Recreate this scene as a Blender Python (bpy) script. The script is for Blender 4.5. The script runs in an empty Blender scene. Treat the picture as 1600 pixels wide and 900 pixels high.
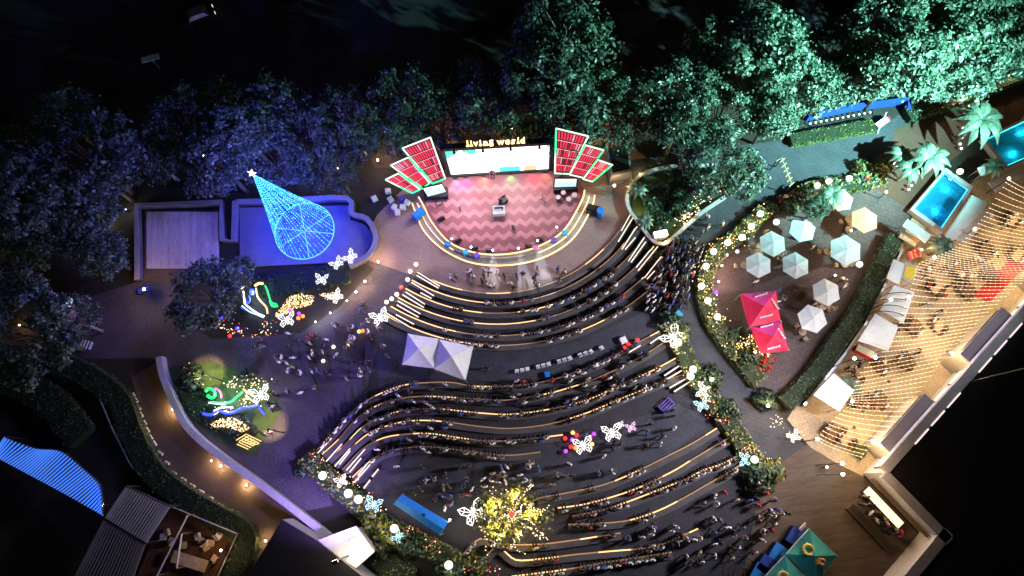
import bpy, bmesh, math, random
import numpy as np
from mathutils import Vector, Matrix
random.seed(7); RNG = np.random.default_rng(7)
R = math.radians
S = bpy.context.scene; COL = S.collection

# ---------------------------------------------------------------- camera: a drone 72 m up, looking steeply down
HC = 72.0; FP = 1081.0
RC = Matrix.Rotation(R(16), 3, 'X') @ Matrix.Rotation(R(-7.2), 3, 'Z')
cd = bpy.data.cameras.new('camera'); cd.sensor_width = 36; cd.lens = 36 * FP / 1600; cd.clip_end = 3000; cd.clip_start = 1
cam = bpy.data.objects.new('camera', cd); COL.objects.link(cam)
cam.matrix_world = Matrix.Translation((0, 0, HC)) @ RC.to_4x4()
S.camera = cam

# ---------------------------------------------------------------- night sky and moon
w = bpy.data.worlds.new('World'); S.world = w; w.use_nodes = True
nt = w.node_tree; bg = nt.nodes['Background']
sky = nt.nodes.new('ShaderNodeTexSky'); sky.sky_type = 'NISHITA'; sky.sun_disc = False
sky.sun_elevation = R(4); sky.sun_rotation = R(130)
nt.links.new(sky.outputs[0], bg.inputs[0]); bg.inputs[1].default_value = 0.0012
ml = bpy.data.lights.new('moon', 'SUN'); ml.energy = 0.05; ml.angle = R(0.5); ml.color = (.75, .82, 1)
mo = bpy.data.objects.new('moon', ml); COL.objects.link(mo); mo.rotation_euler = (R(40), 0, R(40))
S.view_settings.view_transform = 'Standard'; S.view_settings.look = 'None'
S.view_settings.exposure = 0.25; S.view_settings.gamma = 1
S.render.engine = 'CYCLES'
S.cycles.use_denoising = True
S.cycles.sample_clamp_indirect = 1.5; S.cycles.sample_clamp_direct = 20
S.cycles.max_bounces = 4; S.cycles.diffuse_bounces = 2; S.cycles.glossy_bounces = 2; S.cycles.transparent_max_bounces = 6
S.cycles.caustics_reflective = False; S.cycles.caustics_refractive = False

# ---------------------------------------------------------------- helpers
CP = Vector((0, 0, HC))
def ray(px, py): return RC @ Vector(((px - 800) / FP, (450 - py) / FP, -1))
def W(px, py, z=0.0):
    d = ray(px, py); t = (z - HC) / d.z
    return CP + d * t
def WP(px, py, p0, n):                       # where a line of sight meets an upright plane
    d = ray(px, py); t = (p0 - CP).dot(n) / d.dot(n)
    return CP + d * t
def WL(pts, z=0.0): return [W(x, y, z) for x, y in pts]

ONES = 'zeroth first second third fourth fifth sixth seventh eighth ninth tenth eleventh twelfth thirteenth fourteenth fifteenth sixteenth seventeenth eighteenth nineteenth'.split()
TENS = {2: 'twent', 3: 'thirt', 4: 'fort', 5: 'fift', 6: 'sixt', 7: 'sevent', 8: 'eight', 9: 'ninet'}
def nth(n):
    if n < 20: return ONES[n]
    t, o = divmod(n, 10)
    return TENS[t] + ('ieth' if o == 0 else 'y-' + ONES[o])

def tag(o, label=None, cat=None, group=None, kind=None):
    if label: o['label'] = label
    if cat: o['category'] = cat
    if group: o['group'] = group
    if kind: o['kind'] = kind
    return o
def T(name, label, cat, loc=(0, 0, 0), rz=0, group=None):
    o = bpy.data.objects.new(name, None); COL.objects.link(o); o.empty_display_size = .2
    o.location = loc; o.rotation_euler = (0, 0, rz)
    return tag(o, label, cat, group)
def clone(root, loc=None, rz=None, sc=None, label=None, group=None):
    r = root.copy(); COL.objects.link(r)
    if loc is not None: r.location = loc
    if rz is not None: r.rotation_euler = (0, 0, rz)
    if sc is not None: r.scale = (sc, sc, sc) if isinstance(sc, (int, float)) else sc
    if label: r['label'] = label
    if group: r['group'] = group
    for ch in list(root.children):
        c = ch.copy(); COL.objects.link(c); c.parent = r
        for g in list(ch.children):
            d = g.copy(); COL.objects.link(d); d.parent = c
    return r

MATS = {}
def mat(name, col, rough=.75, var=.35, scale=.6, fine=9., bump=.0, metal=0, spec=.3, objcol=False, rnd=0, stretch=None, tile=0):
    m = bpy.data.materials.new(name); m.use_nodes = True; N = m.node_tree.nodes; L = m.node_tree.links
    b = N['Principled BSDF']; b.inputs['Roughness'].default_value = rough; b.inputs['Metallic'].default_value = metal
    b.inputs['Specular IOR Level'].default_value = spec
    geo = N.new('ShaderNodeNewGeometry')
    src = geo.outputs['Position']
    if stretch:
        mp = N.new('ShaderNodeMapping'); mp.inputs['Scale'].default_value = stretch[:3]
        if len(stretch) > 3: mp.inputs['Rotation'].default_value = (0, 0, stretch[3])
        L.new(src, mp.inputs[0]); src = mp.outputs[0]
    n1 = N.new('ShaderNodeTexNoise'); n1.inputs['Scale'].default_value = scale; n1.inputs['Detail'].default_value = 4
    n2 = N.new('ShaderNodeTexNoise'); n2.inputs['Scale'].default_value = fine; n2.inputs['Detail'].default_value = 2
    L.new(src, n1.inputs[0]); L.new(src, n2.inputs[0])
    ad = N.new('ShaderNodeMath'); ad.operation = 'ADD'; L.new(n1.outputs[0], ad.inputs[0]); L.new(n2.outputs[0], ad.inputs[1])
    mr = N.new('ShaderNodeMapRange'); L.new(ad.outputs[0], mr.inputs[0])
    mr.inputs[1].default_value = .65; mr.inputs[2].default_value = 1.35
    mr.inputs[3].default_value = 1 - var; mr.inputs[4].default_value = 1 + var
    mx = N.new('ShaderNodeVectorMath'); mx.operation = 'SCALE'
    if objcol:
        oi = N.new('ShaderNodeObjectInfo'); L.new(oi.outputs['Color'], mx.inputs[0])
    else: mx.inputs[0].default_value = col
    sc = mr.outputs[0]
    if rnd:
        oi = N.new('ShaderNodeObjectInfo'); r2 = N.new('ShaderNodeMapRange'); L.new(oi.outputs['Random'], r2.inputs[0])
        r2.inputs[3].default_value = 1 - rnd; r2.inputs[4].default_value = 1 + rnd
        m2 = N.new('ShaderNodeMath'); m2.operation = 'MULTIPLY'; L.new(sc, m2.inputs[0]); L.new(r2.outputs[0], m2.inputs[1]); sc = m2.outputs[0]
    if tile:                                     # paving joints
        bk = N.new('ShaderNodeTexBrick'); bk.inputs['Scale'].default_value = 1.35 / tile; bk.inputs['Mortar Size'].default_value = .022; bk.inputs['Bias'].default_value = -.2
        bk.inputs['Color1'].default_value = (1.05,) * 3 + (1,); bk.inputs['Color2'].default_value = (.93,) * 3 + (1,); bk.inputs['Mortar'].default_value = (.78,) * 3 + (1,)
        mp2 = N.new('ShaderNodeMapping'); mp2.inputs['Rotation'].default_value = (0, 0, .5); L.new(geo.outputs['Position'], mp2.inputs[0]); L.new(mp2.outputs[0], bk.inputs[0])
        m3 = N.new('ShaderNodeMath'); m3.operation = 'MULTIPLY'; L.new(sc, m3.inputs[0]); L.new(bk.outputs[0], m3.inputs[1]); sc = m3.outputs[0]
    L.new(sc, mx.inputs['Scale']); L.new(mx.outputs[0], b.inputs['Base Color'])
    if bump:
        bp = N.new('ShaderNodeBump'); bp.inputs['Strength'].default_value = bump; bp.inputs['Distance'].default_value = .05
        L.new(n2.outputs[0], bp.inputs['Height']); L.new(bp.outputs[0], b.inputs['Normal'])
    MATS[name] = m; return m
def emi(name, col, st, sample=True, base=.5):
    m = bpy.data.materials.new(name); m.use_nodes = True; b = m.node_tree.nodes['Principled BSDF']
    b.inputs['Base Color'].default_value = (*[c * base for c in col], 1); b.inputs['Roughness'].default_value = .5
    b.inputs['Emission Color'].default_value = (*col, 1); b.inputs['Emission Strength'].default_value = st
    if not sample: m.cycles.emission_sampling = 'NONE'
    MATS[name] = m; return m

class MB:
    def __init__(s): s.v = []; s.f = []; s.m = []
    def add(s, vs, fs, mi=0):
        o = len(s.v); s.v += [tuple(v) for v in vs]
        s.f += [tuple(i + o for i in f) for f in fs]; s.m += [mi] * len(fs); return s
    def poly(s, pts, mi=0): return s.add(pts, [tuple(range(len(pts)))], mi)
    def prism(s, pts, z0, z1, mi=0, mtop=None, bottom=True):
        pts = [Vector(p) for p in pts]; n = len(pts)
        ar = sum(pts[i].x * pts[(i + 1) % n].y - pts[(i + 1) % n].x * pts[i].y for i in range(n))
        if ar < 0: pts = pts[::-1]
        vs = [(p.x, p.y, z0) for p in pts] + [(p.x, p.y, z1) for p in pts]
        s.add(vs, [(i, (i + 1) % n, n + (i + 1) % n, n + i) for i in range(n)] + ([tuple(range(n - 1, -1, -1))] if bottom else []), mi)
        o = len(s.v) - 2 * n
        s.f.append(tuple(o + n + i for i in range(n))); s.m.append(mi if mtop is None else mtop); return s
    def box(s, c, sz, rz=0, mi=0, M=None):
        x, y, z = sz[0] / 2, sz[1] / 2, sz[2] / 2; c = Vector(c)
        M = M or Matrix.Rotation(rz, 3, 'Z')
        vs = [c + M @ Vector((a * x, b * y, d * z)) for d in (-1, 1) for a, b in ((-1, -1), (1, -1), (1, 1), (-1, 1))]
        return s.add(vs, [(3, 2, 1, 0), (4, 5, 6, 7), (0, 1, 5, 4), (1, 2, 6, 5), (2, 3, 7, 6), (3, 0, 4, 7)], mi)
    def tube(s, path, r, n=5, mi=0, closed=False, r1=None, caps=True):
        path = [Vector(p) for p in path]; k = len(path); vs = []
        for i, p in enumerate(path):
            a = path[(i - 1) % k] if (closed or i > 0) else p
            b = path[(i + 1) % k] if (closed or i < k - 1) else p
            d = (b - a)
            d = d.normalized() if d.length > 1e-9 else Vector((0, 0, 1))
            ref = Vector((0, 0, 1)) if abs(d.z) < .9 else Vector((1, 0, 0))
            u = d.cross(ref).normalized(); v = u.cross(d)
            rr = r if r1 is None else r + (r1 - r) * i / max(1, k - 1)
            for j in range(n):
                t = 2 * math.pi * j / n; vs.append(p + u * (rr * math.cos(t)) + v * (rr * math.sin(t)))
        fs = []
        for i in range(k if closed else k - 1):
            a, b = i * n, ((i + 1) % k) * n
            for j in range(n): fs.append((a + j, b + j, b + (j + 1) % n, a + (j + 1) % n))
        if caps and not closed: fs += [tuple(range(n)), tuple(range(k * n - 1, (k - 1) * n - 1, -1))]
        return s.add(vs, fs, mi)
    def sphere(s, c, r, n=8, k=5, mi=0, sz=1.):
        c = Vector(c); vs = [c + Vector((0, 0, -r * sz))]
        for i in range(1, k):
            a = math.pi * i / k - math.pi / 2
            vs += [c + Vector((r * math.cos(a) * math.cos(2 * math.pi * j / n), r * math.cos(a) * math.sin(2 * math.pi * j / n), r * sz * math.sin(a))) for j in range(n)]
        vs.append(c + Vector((0, 0, r * sz))); fs = [(0, 1 + (j + 1) % n, 1 + j) for j in range(n)]
        for i in range(k - 2):
            for j in range(n): fs.append((1 + i * n + j, 1 + i * n + (j + 1) % n, 1 + (i + 1) * n + (j + 1) % n, 1 + (i + 1) * n + j))
        e = len(vs) - 1; b = 1 + (k - 2) * n
        fs += [(b + j, b + (j + 1) % n, e) for j in range(n)]
        return s.add(vs, fs, mi)
    def octa(s, c, r, mi=0):
        c = Vector(c)
        return s.add([c + Vector(d) * r for d in ((1, 0, 0), (0, 1, 0), (-1, 0, 0), (0, -1, 0), (0, 0, 1), (0, 0, -1))],
                     [(0, 1, 4), (1, 2, 4), (2, 3, 4), (3, 0, 4), (1, 0, 5), (2, 1, 5), (3, 2, 5), (0, 3, 5)], mi)
    def cyl(s, c, r, h, n=12, mi=0, r1=None):
        c = Vector(c); r1 = r if r1 is None else r1
        vs = [c + Vector((r * math.cos(2 * math.pi * j / n), r * math.sin(2 * math.pi * j / n), 0)) for j in range(n)]
        vs += [c + Vector((r1 * math.cos(2 * math.pi * j / n), r1 * math.sin(2 * math.pi * j / n), h)) for j in range(n)]
        return s.add(vs, [(j, (j + 1) % n, n + (j + 1) % n, n + j) for j in range(n)] + [tuple(range(n - 1, -1, -1)), tuple(range(n, 2 * n))], mi)
    def ribbon(s, path, w, z0, z1, mi=0, mtop=None):        # a wall or bench following a line in plan
        L_, R_ = offset(path, w / 2), offset(path, -w / 2); n = len(path)
        vs = []
        for a, b in zip(L_, R_): vs += [(a.x, a.y, z0), (b.x, b.y, z0), (b.x, b.y, z1), (a.x, a.y, z1)]
        fs = []; mm = []
        for i in range(n - 1):
            a, b = i * 4, i * 4 + 4
            for q in range(4):
                fs.append((a + q, a + (q + 1) % 4, b + (q + 1) % 4, b + q)); mm.append(mi if (q != 2 or mtop is None) else mtop)
        fs += [(3, 2, 1, 0), (4 * n - 4, 4 * n - 3, 4 * n - 2, 4 * n - 1)]; mm += [mi, mi]
        o = len(s.v); s.v += vs; s.f += [tuple(i + o for i in f) for f in fs]; s.m += mm; return s
    def build(s, name, mats, parent=None, smooth=False, kind=None, local=False):
        me = bpy.data.meshes.new(name)
        off = Vector((0, 0, 0)) if (parent is None or local) else base_of(parent)
        me.from_pydata([(v[0] - off.x, v[1] - off.y, v[2] - off.z) for v in s.v], [], s.f)
        ms = mats if isinstance(mats, (list, tuple)) else [mats]
        for m in ms: me.materials.append(MATS[m] if isinstance(m, str) else m)
        me.polygons.foreach_set('material_index', s.m)
        if smooth: me.polygons.foreach_set('use_smooth', [True] * len(s.f))
        me.update()
        o = bpy.data.objects.new(name, me); COL.objects.link(o)
        if parent is not None: o.parent = parent
        if kind: o['kind'] = kind
        return o
def base_of(o):
    p = Vector(o.location)
    while o.parent: o = o.parent; p += Vector(o.location)
    return p
def offset(path, d):
    out = []
    for i, p in enumerate(path):
        a = path[max(0, i - 1)]; b = path[min(len(path) - 1, i + 1)]
        t = Vector((b.x - a.x, b.y - a.y, 0)).normalized()
        out.append(Vector((p.x - t.y * d, p.y + t.x * d, p.z)))
    return out
def smooth(path, n=6, closed=False):         # Catmull-Rom through the points
    k = len(path); out = []
    for i in range(k if closed else k - 1):
        g = (lambda q: path[q % k]) if closed else (lambda q: path[max(0, min(k - 1, q))])
        p0, p1, p2, p3 = g(i - 1), g(i), g(i + 1), g(i + 2)
        for j in range(n):
            t = j / n
            out.append(.5 * ((2 * p1) + (p2 - p0) * t + (2 * p0 - 5 * p1 + 4 * p2 - p3) * t * t + (3 * p1 - p0 - 3 * p2 + p3) * t ** 3))
    if not closed: out.append(path[-1].copy())
    return out
def resample(path, step):
    out = [path[0].copy()]; acc = 0
    for a, b in zip(path, path[1:]):
        l = (b - a).length
        while acc + l >= step:
            t = (step - acc) / l; a = a.lerp(b, t); out.append(a.copy()); l = (b - a).length; acc = 0
        acc += l
    return out
def inside(p, poly):
    c = False; n = len(poly)
    for i in range(n):
        a, b = poly[i], poly[i - 1]
        if (a[1] > p[1]) != (b[1] > p[1]) and p[0] < (b[0] - a[0]) * (p[1] - a[1]) / (b[1] - a[1]) + a[0]: c = not c
    return c
def leaf_mesh(name, C, size, nrm, mats, aspect=.55):          # pointed leaf faces at the given points
    N = len(C); nrm = nrm / np.linalg.norm(nrm, axis=1, keepdims=True)
    r = RNG.normal(size=(N, 3)); u = np.cross(nrm, r); u /= np.linalg.norm(u, axis=1, keepdims=True); v = np.cross(nrm, u)
    s = size[:, None]; droop = -nrm * s * .18
    V = np.stack([C - u * s, C + v * s * aspect, C + u * s + droop, C - v * s * aspect], 1).reshape(-1, 3)
    me = bpy.data.meshes.new(name); me.vertices.add(4 * N); me.vertices.foreach_set('co', V.astype(np.float32).ravel())
    me.loops.add(4 * N); me.loops.foreach_set('vertex_index', np.arange(4 * N, dtype=np.int32))
    me.polygons.add(N); me.polygons.foreach_set('loop_start', np.arange(0, 4 * N, 4, dtype=np.int32))
    for m in mats: me.materials.append(MATS[m])
    if len(mats) > 1: me.polygons.foreach_set('material_index', RNG.integers(0, len(mats), N).astype(np.int32))
    me.update(calc_edges=True); return me
def link(name, me, parent=None, kind=None):
    o = bpy.data.objects.new(name, me); COL.objects.link(o); o.parent = parent
    if kind: o['kind'] = kind
    return o
def add_light(kind, loc, power, col, parent=None, radius=.1, target=None, angle=90, blend=.5):
    l = bpy.data.lights.new('light', kind); l.energy = power; l.color = col; l.shadow_soft_size = radius
    o = bpy.data.objects.new('light', l); COL.objects.link(o)
    p = Vector(loc)
    if kind == 'SPOT': l.spot_size = R(angle); l.spot_blend = blend
    if target is not None: o.rotation_euler = (Vector(target) - p).to_track_quat('-Z', 'Y').to_euler()
    if parent is not None: o.parent = parent; p = p - base_of(parent)
    o.location = p
    return o

# ---------------------------------------------------------------- materials
mat('earth', (.030, .027, .022), var=.5, scale=.25, bump=.3)
mat('asphalt', (.035, .035, .038), var=.4, scale=.3, bump=.2)
mat('road_brown', (.10, .075, .06), var=.35, scale=.5, bump=.2)
mat('slate', (.040, .038, .047), var=.35, scale=.5, fine=5, bump=.15, tile=1.6)
mat('slate_light', (.052, .054, .072), var=.3, scale=.6, fine=5, bump=.15, tile=1.6)
mat('plaza_stone', (.080, .070, .088), var=.35, scale=.35, fine=4, bump=.1, tile=1.8)
mat('plaza_pink', (.30, .21, .19), var=.22, scale=.4, fine=6, bump=.1, tile=1.4)
mat('court_tile', (.105, .075, .075), var=.3, scale=.3, fine=3, bump=.1, tile=2.2)
mat('cream_floor', (.46, .36, .26), var=.25, scale=.5, fine=4, bump=.1, tile=1.6)
mat('wood_floor', (.105, .078, .062), var=.35, scale=.8, fine=3, stretch=(.3, 2.2, 1, R(55)))
mat('path_grey', (.056, .058, .070), var=.3, scale=.5, fine=5, bump=.1, tile=1.8)
mat('stage_dark', (.23, .078, .095), var=.14, scale=1.2, rough=.45)
mat('stage_light', (.40, .165, .185), var=.14, scale=1.2, rough=.45)
mat('step_stone', (.42, .36, .28), var=.25, scale=1.5)
mat('bench_stone', (.085, .078, .078), var=.35, scale=1.2, fine=7)
mat('deck_wood', (.56, .49, .55), var=.4, scale=.5, fine=5, stretch=(2.5, .25, 1))
mat('basin_paving', (.20, .19, .23), var=.2, scale=.6)
mat('deck_dark', (.10, .09, .11), var=.35, tile=1.0)
mat('lawn', (.045, .085, .030), var=.5, scale=1.2, fine=12, bump=.4)
mat('leaf', (.060, .100, .062), rough=.42, var=.55, scale=.7, fine=2.2, rnd=.3, spec=.5)
mat('leaf_pale', (.12, .175, .12), rough=.42, var=.5, scale=.7, fine=2.2, rnd=.3, spec=.5)
mat('leaf_dark', (.030, .055, .022), rough=.5, var=.5, scale=.8, fine=3, rnd=.25)
mat('leaf_yellow', (.21, .20, .035), rough=.5, var=.5, scale=.8, fine=3, rnd=.25)
mat('bark', (.09, .07, .055), var=.4, scale=3, bump=.5)
mat('bark_pale', (.22, .20, .19), var=.3, scale=3, bump=.5)
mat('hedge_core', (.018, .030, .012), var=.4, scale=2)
mat('flower_red', (.45, .04, .03), var=.4)
mat('white', (.78, .78, .78), var=.07, scale=1, rough=.6)
mat('canvas', (.76, .77, .79), var=.08, scale=.8, rough=.7, fine=2.5, bump=.6)
mat('canvas_beige', (.78, .40, .22), var=.1, scale=.8, rough=.7, fine=2.5, bump=.6)
mat('canvas_blue', (.015, .22, .75), var=.12, scale=.8, rough=.5, fine=2.5, bump=.6)
mat('canvas_navy', (.02, .06, .38), var=.2, scale=.8, rough=.5)
mat('canvas_red', (.62, .02, .07), var=.12, scale=1, rough=.55, fine=2.5, bump=.6)
mat('canvas_pink', (.66, .06, .26), var=.12, scale=1, rough=.55, fine=2.5, bump=.6)
mat('canvas_teal', (.04, .30, .30), var=.5, scale=.35, fine=.5, rough=.5)
mat('canvas_grey', (.42, .42, .40), var=.15, rough=.6, fine=2.5, bump=.6)
mat('print_yellow', (.70, .62, .18), var=.15, rough=.6)
mat('print_orange', (.75, .35, .12), var=.15, rough=.6)
mat('yellow', (.75, .55, .04), var=.15, rough=.5)
mat('black', (.012, .012, .013), var=.2, rough=.5)
mat('dark_metal', (.05, .05, .055), var=.2, rough=.4, metal=.6)
mat('steel', (.45, .45, .47), var=.15, rough=.35, metal=.7)
mat('roof_black', (.011, .010, .010), var=.5, scale=.15, rough=.85)
mat('roof_grey', (.24, .22, .23), var=.2, scale=.4)
mat('roof_pale', (.50, .48, .50), var=.18, scale=.5, fine=3)
mat('wall_cream', (.62, .54, .42), var=.15, scale=.5)
mat('wall_white', (.62, .58, .55), var=.12, scale=.5)
mat('pier_top', (.34, .31, .37), var=.15, scale=.8)
mat('wall_low', (.30, .29, .33), var=.25, scale=.8)
mat('brown_beam', (.12, .07, .035), var=.3)
mat('red_carpet', (.45, .012, .025), var=.15, scale=2)
mat('table_wood', (.48, .36, .24), var=.3, scale=2)
mat('skin', (.36, .22, .15), var=.1, rnd=.25)
mat('hair', (.012, .010, .009), var=.2, rough=.4)
mat('shirt', (1, 1, 1), var=.12, scale=4, objcol=True)
mat('trousers', (.035, .037, .05), var=.2, scale=4, rnd=.7)
mat('shoe', (.05, .045, .04), var=.2, rnd=.6)
for nm, c in dict(white=(.72, .72, .72), black=(.018, .018, .02), grey=(.22, .22, .23), red=(.5, .03, .04), blue=(.05, .10, .35), beige=(.45, .36, .26)).items():
    mat('shirt_' + nm, c, var=.12, scale=4)
mat('box_blue', (.03, .25, .60), var=.1); mat('box_cyan', (.05, .42, .60), var=.1); mat('box_violet', (.20, .10, .55), var=.1); mat('box_pink', (.75, .25, .38), var=.1)
mat('pool_tile', (.05, .36, .55), var=.3, scale=.5, fine=1.2, stretch=(1, 6, 1, R(-52)))
mat('pool_rim', (.50, .50, .54), var=.12)
mat('terracotta', (.11, .052, .036), var=.2)
emi('led_warm', (1, .60, .26), 2.0); emi('led_row', (1, .56, .22), 1.5); emi('led_dim', (1, .58, .28), .10)
emi('led_cool', (1, .80, .62), 1.1)
emi('bulb_warm', (1, .78, .48), 2.6, sample=False)
emi('bulb_gold', (1, .58, .18), 1.7, sample=False)
emi('globe_white', (1, .95, .72), 1.3)
emi('globe_pink', (1, .55, .80), 1.4, sample=False)
emi('lamp_hot', (1, .86, .62), 14)
emi('lamp_white', (.92, .96, 1), 10)
emi('neon_green', (.05, 1, .35), 1.5)
emi('neon_pale', (.85, 1, .80), 1.1)
emi('neon_red', (1, .03, .09), .85)
emi('neon_pink', (1, .30, .40), .9)
emi('neon_dim', (.35, .01, .03), .5)
emi('sign_warm', (1, .68, .28), 2.4)
emi('screen_white', (1, 1, 1), 1.9); emi('screen_teal', (.10, .85, .62), .9); emi('screen_cyan', (.10, .80, .85), 1.0); emi('screen_peach', (1, .62, .32), 1.0)
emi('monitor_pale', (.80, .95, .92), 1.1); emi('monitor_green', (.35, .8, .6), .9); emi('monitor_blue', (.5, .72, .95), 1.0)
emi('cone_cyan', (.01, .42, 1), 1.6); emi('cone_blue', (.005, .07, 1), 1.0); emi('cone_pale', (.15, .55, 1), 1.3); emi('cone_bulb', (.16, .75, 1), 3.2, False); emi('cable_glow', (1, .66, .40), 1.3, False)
emi('star_white', (.85, .93, 1), 4)
emi('fig_blue', (.03, .06, 1), 2, False); emi('fig_green', (.02, .75, .14), 1.2, False); emi('fig_magenta', (.9, .08, .6), 1.4, False)
emi('fig_white', (1, .97, .92), 1.35, False); emi('fig_gold', (1, .62, .20), 1.5, False); emi('fig_red', (1, .03, .03), 1.5, False); emi('fig_orange', (1, .28, .04), 1.6, False)
emi('fig_violet', (.40, .06, 1), 1.5, False); emi('fig_cyan', (.55, .92, 1), 1.2, False)
emi('window_lit', (1, .86, .52), 1.25)
emi('pool_led', (.10, .72, 1), 2.2); emi('pool_led_green', (.10, .95, .85), 2.2)
emi('slat_blue_glow', (.07, .24, 1), .8); emi('fill_lilac', (.80, .72, 1), .9); emi('strip_pink', (1, .80, .80), 1.0)

# ================================================================ the ground
def patch(name, pts, z, m, n=0):
    P = WL(pts, z)
    if n: P = smooth(P, n, True)
    b = MB(); b.poly(P)
    o = b.build(name, m); me = o.data
    if me.polygons[0].normal.z < 0: me.flip_normals()
    tag(o, kind='structure'); return o
b = MB(); b.poly([(-700, -700, 0), (700, -700, 0), (700, 700, 0), (-700, 700, 0)]); tag(b.build('ground', 'earth'), kind='structure')
patch('road', [(-60, -20), (300, -60), (760, -60), (720, 60), (400, 110), (-80, 150)], .004, 'asphalt')
patch('road_upper', [(960, 20), (1260, -10), (1330, 60), (1240, 85), (1010, 90)], .004, 'path_grey', 0)
patch('path_behind_stage', [(560, 205), (700, 165), (900, 150), (1000, 190), (985, 245), (700, 262), (640, 262), (585, 262)], .004, 'road_brown')
patch('plaza_floor', [(120, 470), (215, 440), (380, 436), (560, 398), (655, 425), (600, 500), (575, 600), (490, 705), (520, 790), (470, 800), (300, 650), (255, 560), (110, 560)], .004, 'plaza_stone')
patch('stage_plaza', [(555, 400), (590, 335), (640, 285), (700, 262), (860, 245), (975, 220), (1015, 250), (985, 300), (985, 345), (950, 405), (880, 448), (790, 464), (700, 452), (650, 432)], .008, 'plaza_pink')
patch('amphitheatre_floor', [(650, 430), (700, 452), (790, 464), (880, 448), (950, 405), (985, 345), (1045, 395), (1075, 470), (1050, 520), (1085, 600), (1145, 680), (1215, 745), (1240, 910), (740, 910), (640, 830), (555, 760), (490, 705), (575, 600), (600, 500)], .012, 'slate')
patch('upper_walkway', [(590, 515), (690, 540), (795, 552), (900, 535), (990, 495), (1040, 470), (1050, 510), (1000, 532), (920, 570), (800, 598), (700, 592), (590, 590)], .016, 'slate_light')
patch('lower_walkway', [(860, 690), (960, 665), (1060, 630), (1110, 660), (1040, 715), (950, 755), (840, 778), (760, 760), (640, 770), (600, 745), (720, 725)], .016, 'slate_light')
patch('garden_path', [(1240, 228), (1400, 190), (1420, 235), (1270, 290), (1190, 335), (1110, 395), (1085, 440), (1100, 500), (1150, 570), (1215, 645), (1260, 700), (1215, 745), (1145, 680), (1090, 600), (1055, 510), (1075, 440), (1045, 395), (1000, 345), (1060, 340), (1140, 290), (1190, 250)], .016, 'path_grey')
patch('upper_path', [(985, 250), (1100, 235), (1250, 215), (1375, 200), (1410, 175), (1600, 110), (1700, 90), (1700, 160), (1560, 190), (1400, 250), (1240, 240), (1130, 262), (1040, 258), (990, 300)], .020, 'path_grey')
patch('brown_path', [(1395, 205), (1480, 165), (1600, 130), (1600, 185), (1530, 215), (1470, 265), (1400, 340), (1340, 350), (1330, 280), (1400, 250)], .024, 'terracotta')
patch('food_court_floor', [(1110, 420), (1200, 345), (1270, 292), (1340, 278), (1425, 330), (1405, 385), (1330, 470), (1260, 580), (1215, 640), (1150, 570), (1105, 500)], .028, 'court_tile')
patch('terrace_floor', [(1300, 740), (1230, 655), (1330, 500), (1400, 390), (1430, 330), (1520, 285), (1600, 180), (1760, 200), (1700, 420), (1349, 745)], .032, 'cream_floor')
patch('promenade_floor', [(1190, 745), (1260, 695), (1310, 725), (1350, 745), (1440, 840), (1400, 960), (1150, 960)], .036, 'wood_floor')
patch('service_road', [(205, 590), (255, 560), (300, 650), (480, 808), (540, 870), (520, 960), (360, 960), (400, 840), (250, 735)], .010, 'road_brown')
patch('lawn', [(1228, 222), (1362, 196), (1368, 208), (1240, 232)], .030, 'lawn')
patch('lawn_upper', [(1412, 178), (1500, 150), (1640, 95), (1640, 122), (1500, 172), (1416, 196)], .030, 'lawn')
patch('garden_soil', [(995, 280), (1060, 268), (1130, 262), (1180, 262), (1140, 300), (1075, 350), (1040, 382), (1015, 372), (985, 330)], .034, 'lawn')
patch('lawn_lower', [(555, 880), (610, 862), (660, 905), (640, 960), (560, 960)], .020, 'lawn')
patch('garden_soil_left', [(300, 425), (420, 415), (560, 405), (585, 420), (530, 480), (470, 520), (330, 530), (270, 480)], .020, 'earth')
patch('garden_soil_low', [(262, 575), (330, 565), (420, 595), (440, 640), (400, 715), (340, 690), (285, 640)], .020, 'lawn')

# ================================================================ stage
ZS = .75
u0, u1 = W(705, 272, ZS), W(857, 263, ZS)
UX = (u1 - u0); UX.z = 0; SW_ = UX.length; UX.normalize(); UY = Vector((UX.y, -UX.x, 0))       # UY points to the audience
arc1 = [(655, 306), (664, 322), (676, 346), (702, 376), (735, 391), (771, 396), (812, 392), (850, 379), (882, 356), (907, 314), (912, 296)]
arc3 = [(645, 316), (652, 334), (664, 360), (690, 386), (728, 406), (771, 413), (820, 409), (863, 394), (897, 368), (922, 326), (928, 304)]
A1 = smooth(WL(arc1, ZS), 5); A3 = smooth(WL(arc3, .25), 5)
A2 = [(a + c_) / 2 for a, c_ in zip(A1, A3)]
back = WL([(905, 282), (868, 266), (690, 276), (662, 292)], ZS)
stage = T('stage', 'semicircular raised stage with pink zigzag floor and lit curved steps', 'stage', (*W(780, 330, 0).xy, 0))
out1 = A1 + back
b = MB(); b.prism(out1, .04, ZS); b.build('platform', 'stage_dark', stage)
for k, (AA, zt) in enumerate(((A2, .5), (A3, .25))):
    inner = A1 if k == 0 else A2
    b = MB(); b.prism(AA + list(reversed(inner)), .04, zt); b.build('step', 'step_stone', stage)
def strip(path, z, parent, m='led_warm', w=.10, out=.05, side=1, name='light_strip'):
    q = offset(path, out * side); b = MB(); h = []
    for p, nrm in zip(path, q):
        d = (nrm - p).normalized()
        h += [Vector((nrm.x, nrm.y, z)), Vector((nrm.x + d.x * w, nrm.y + d.y * w, z - w * .6))]
    b.add(h, [(2 * i, 2 * i + 2, 2 * i + 3, 2 * i + 1) if side > 0 else (2 * i, 2 * i + 1, 2 * i + 3, 2 * i + 2) for i in range(len(path) - 1)])
    for i in range(len(path) - 1): pass
    return b.build(name, m, parent)
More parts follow.
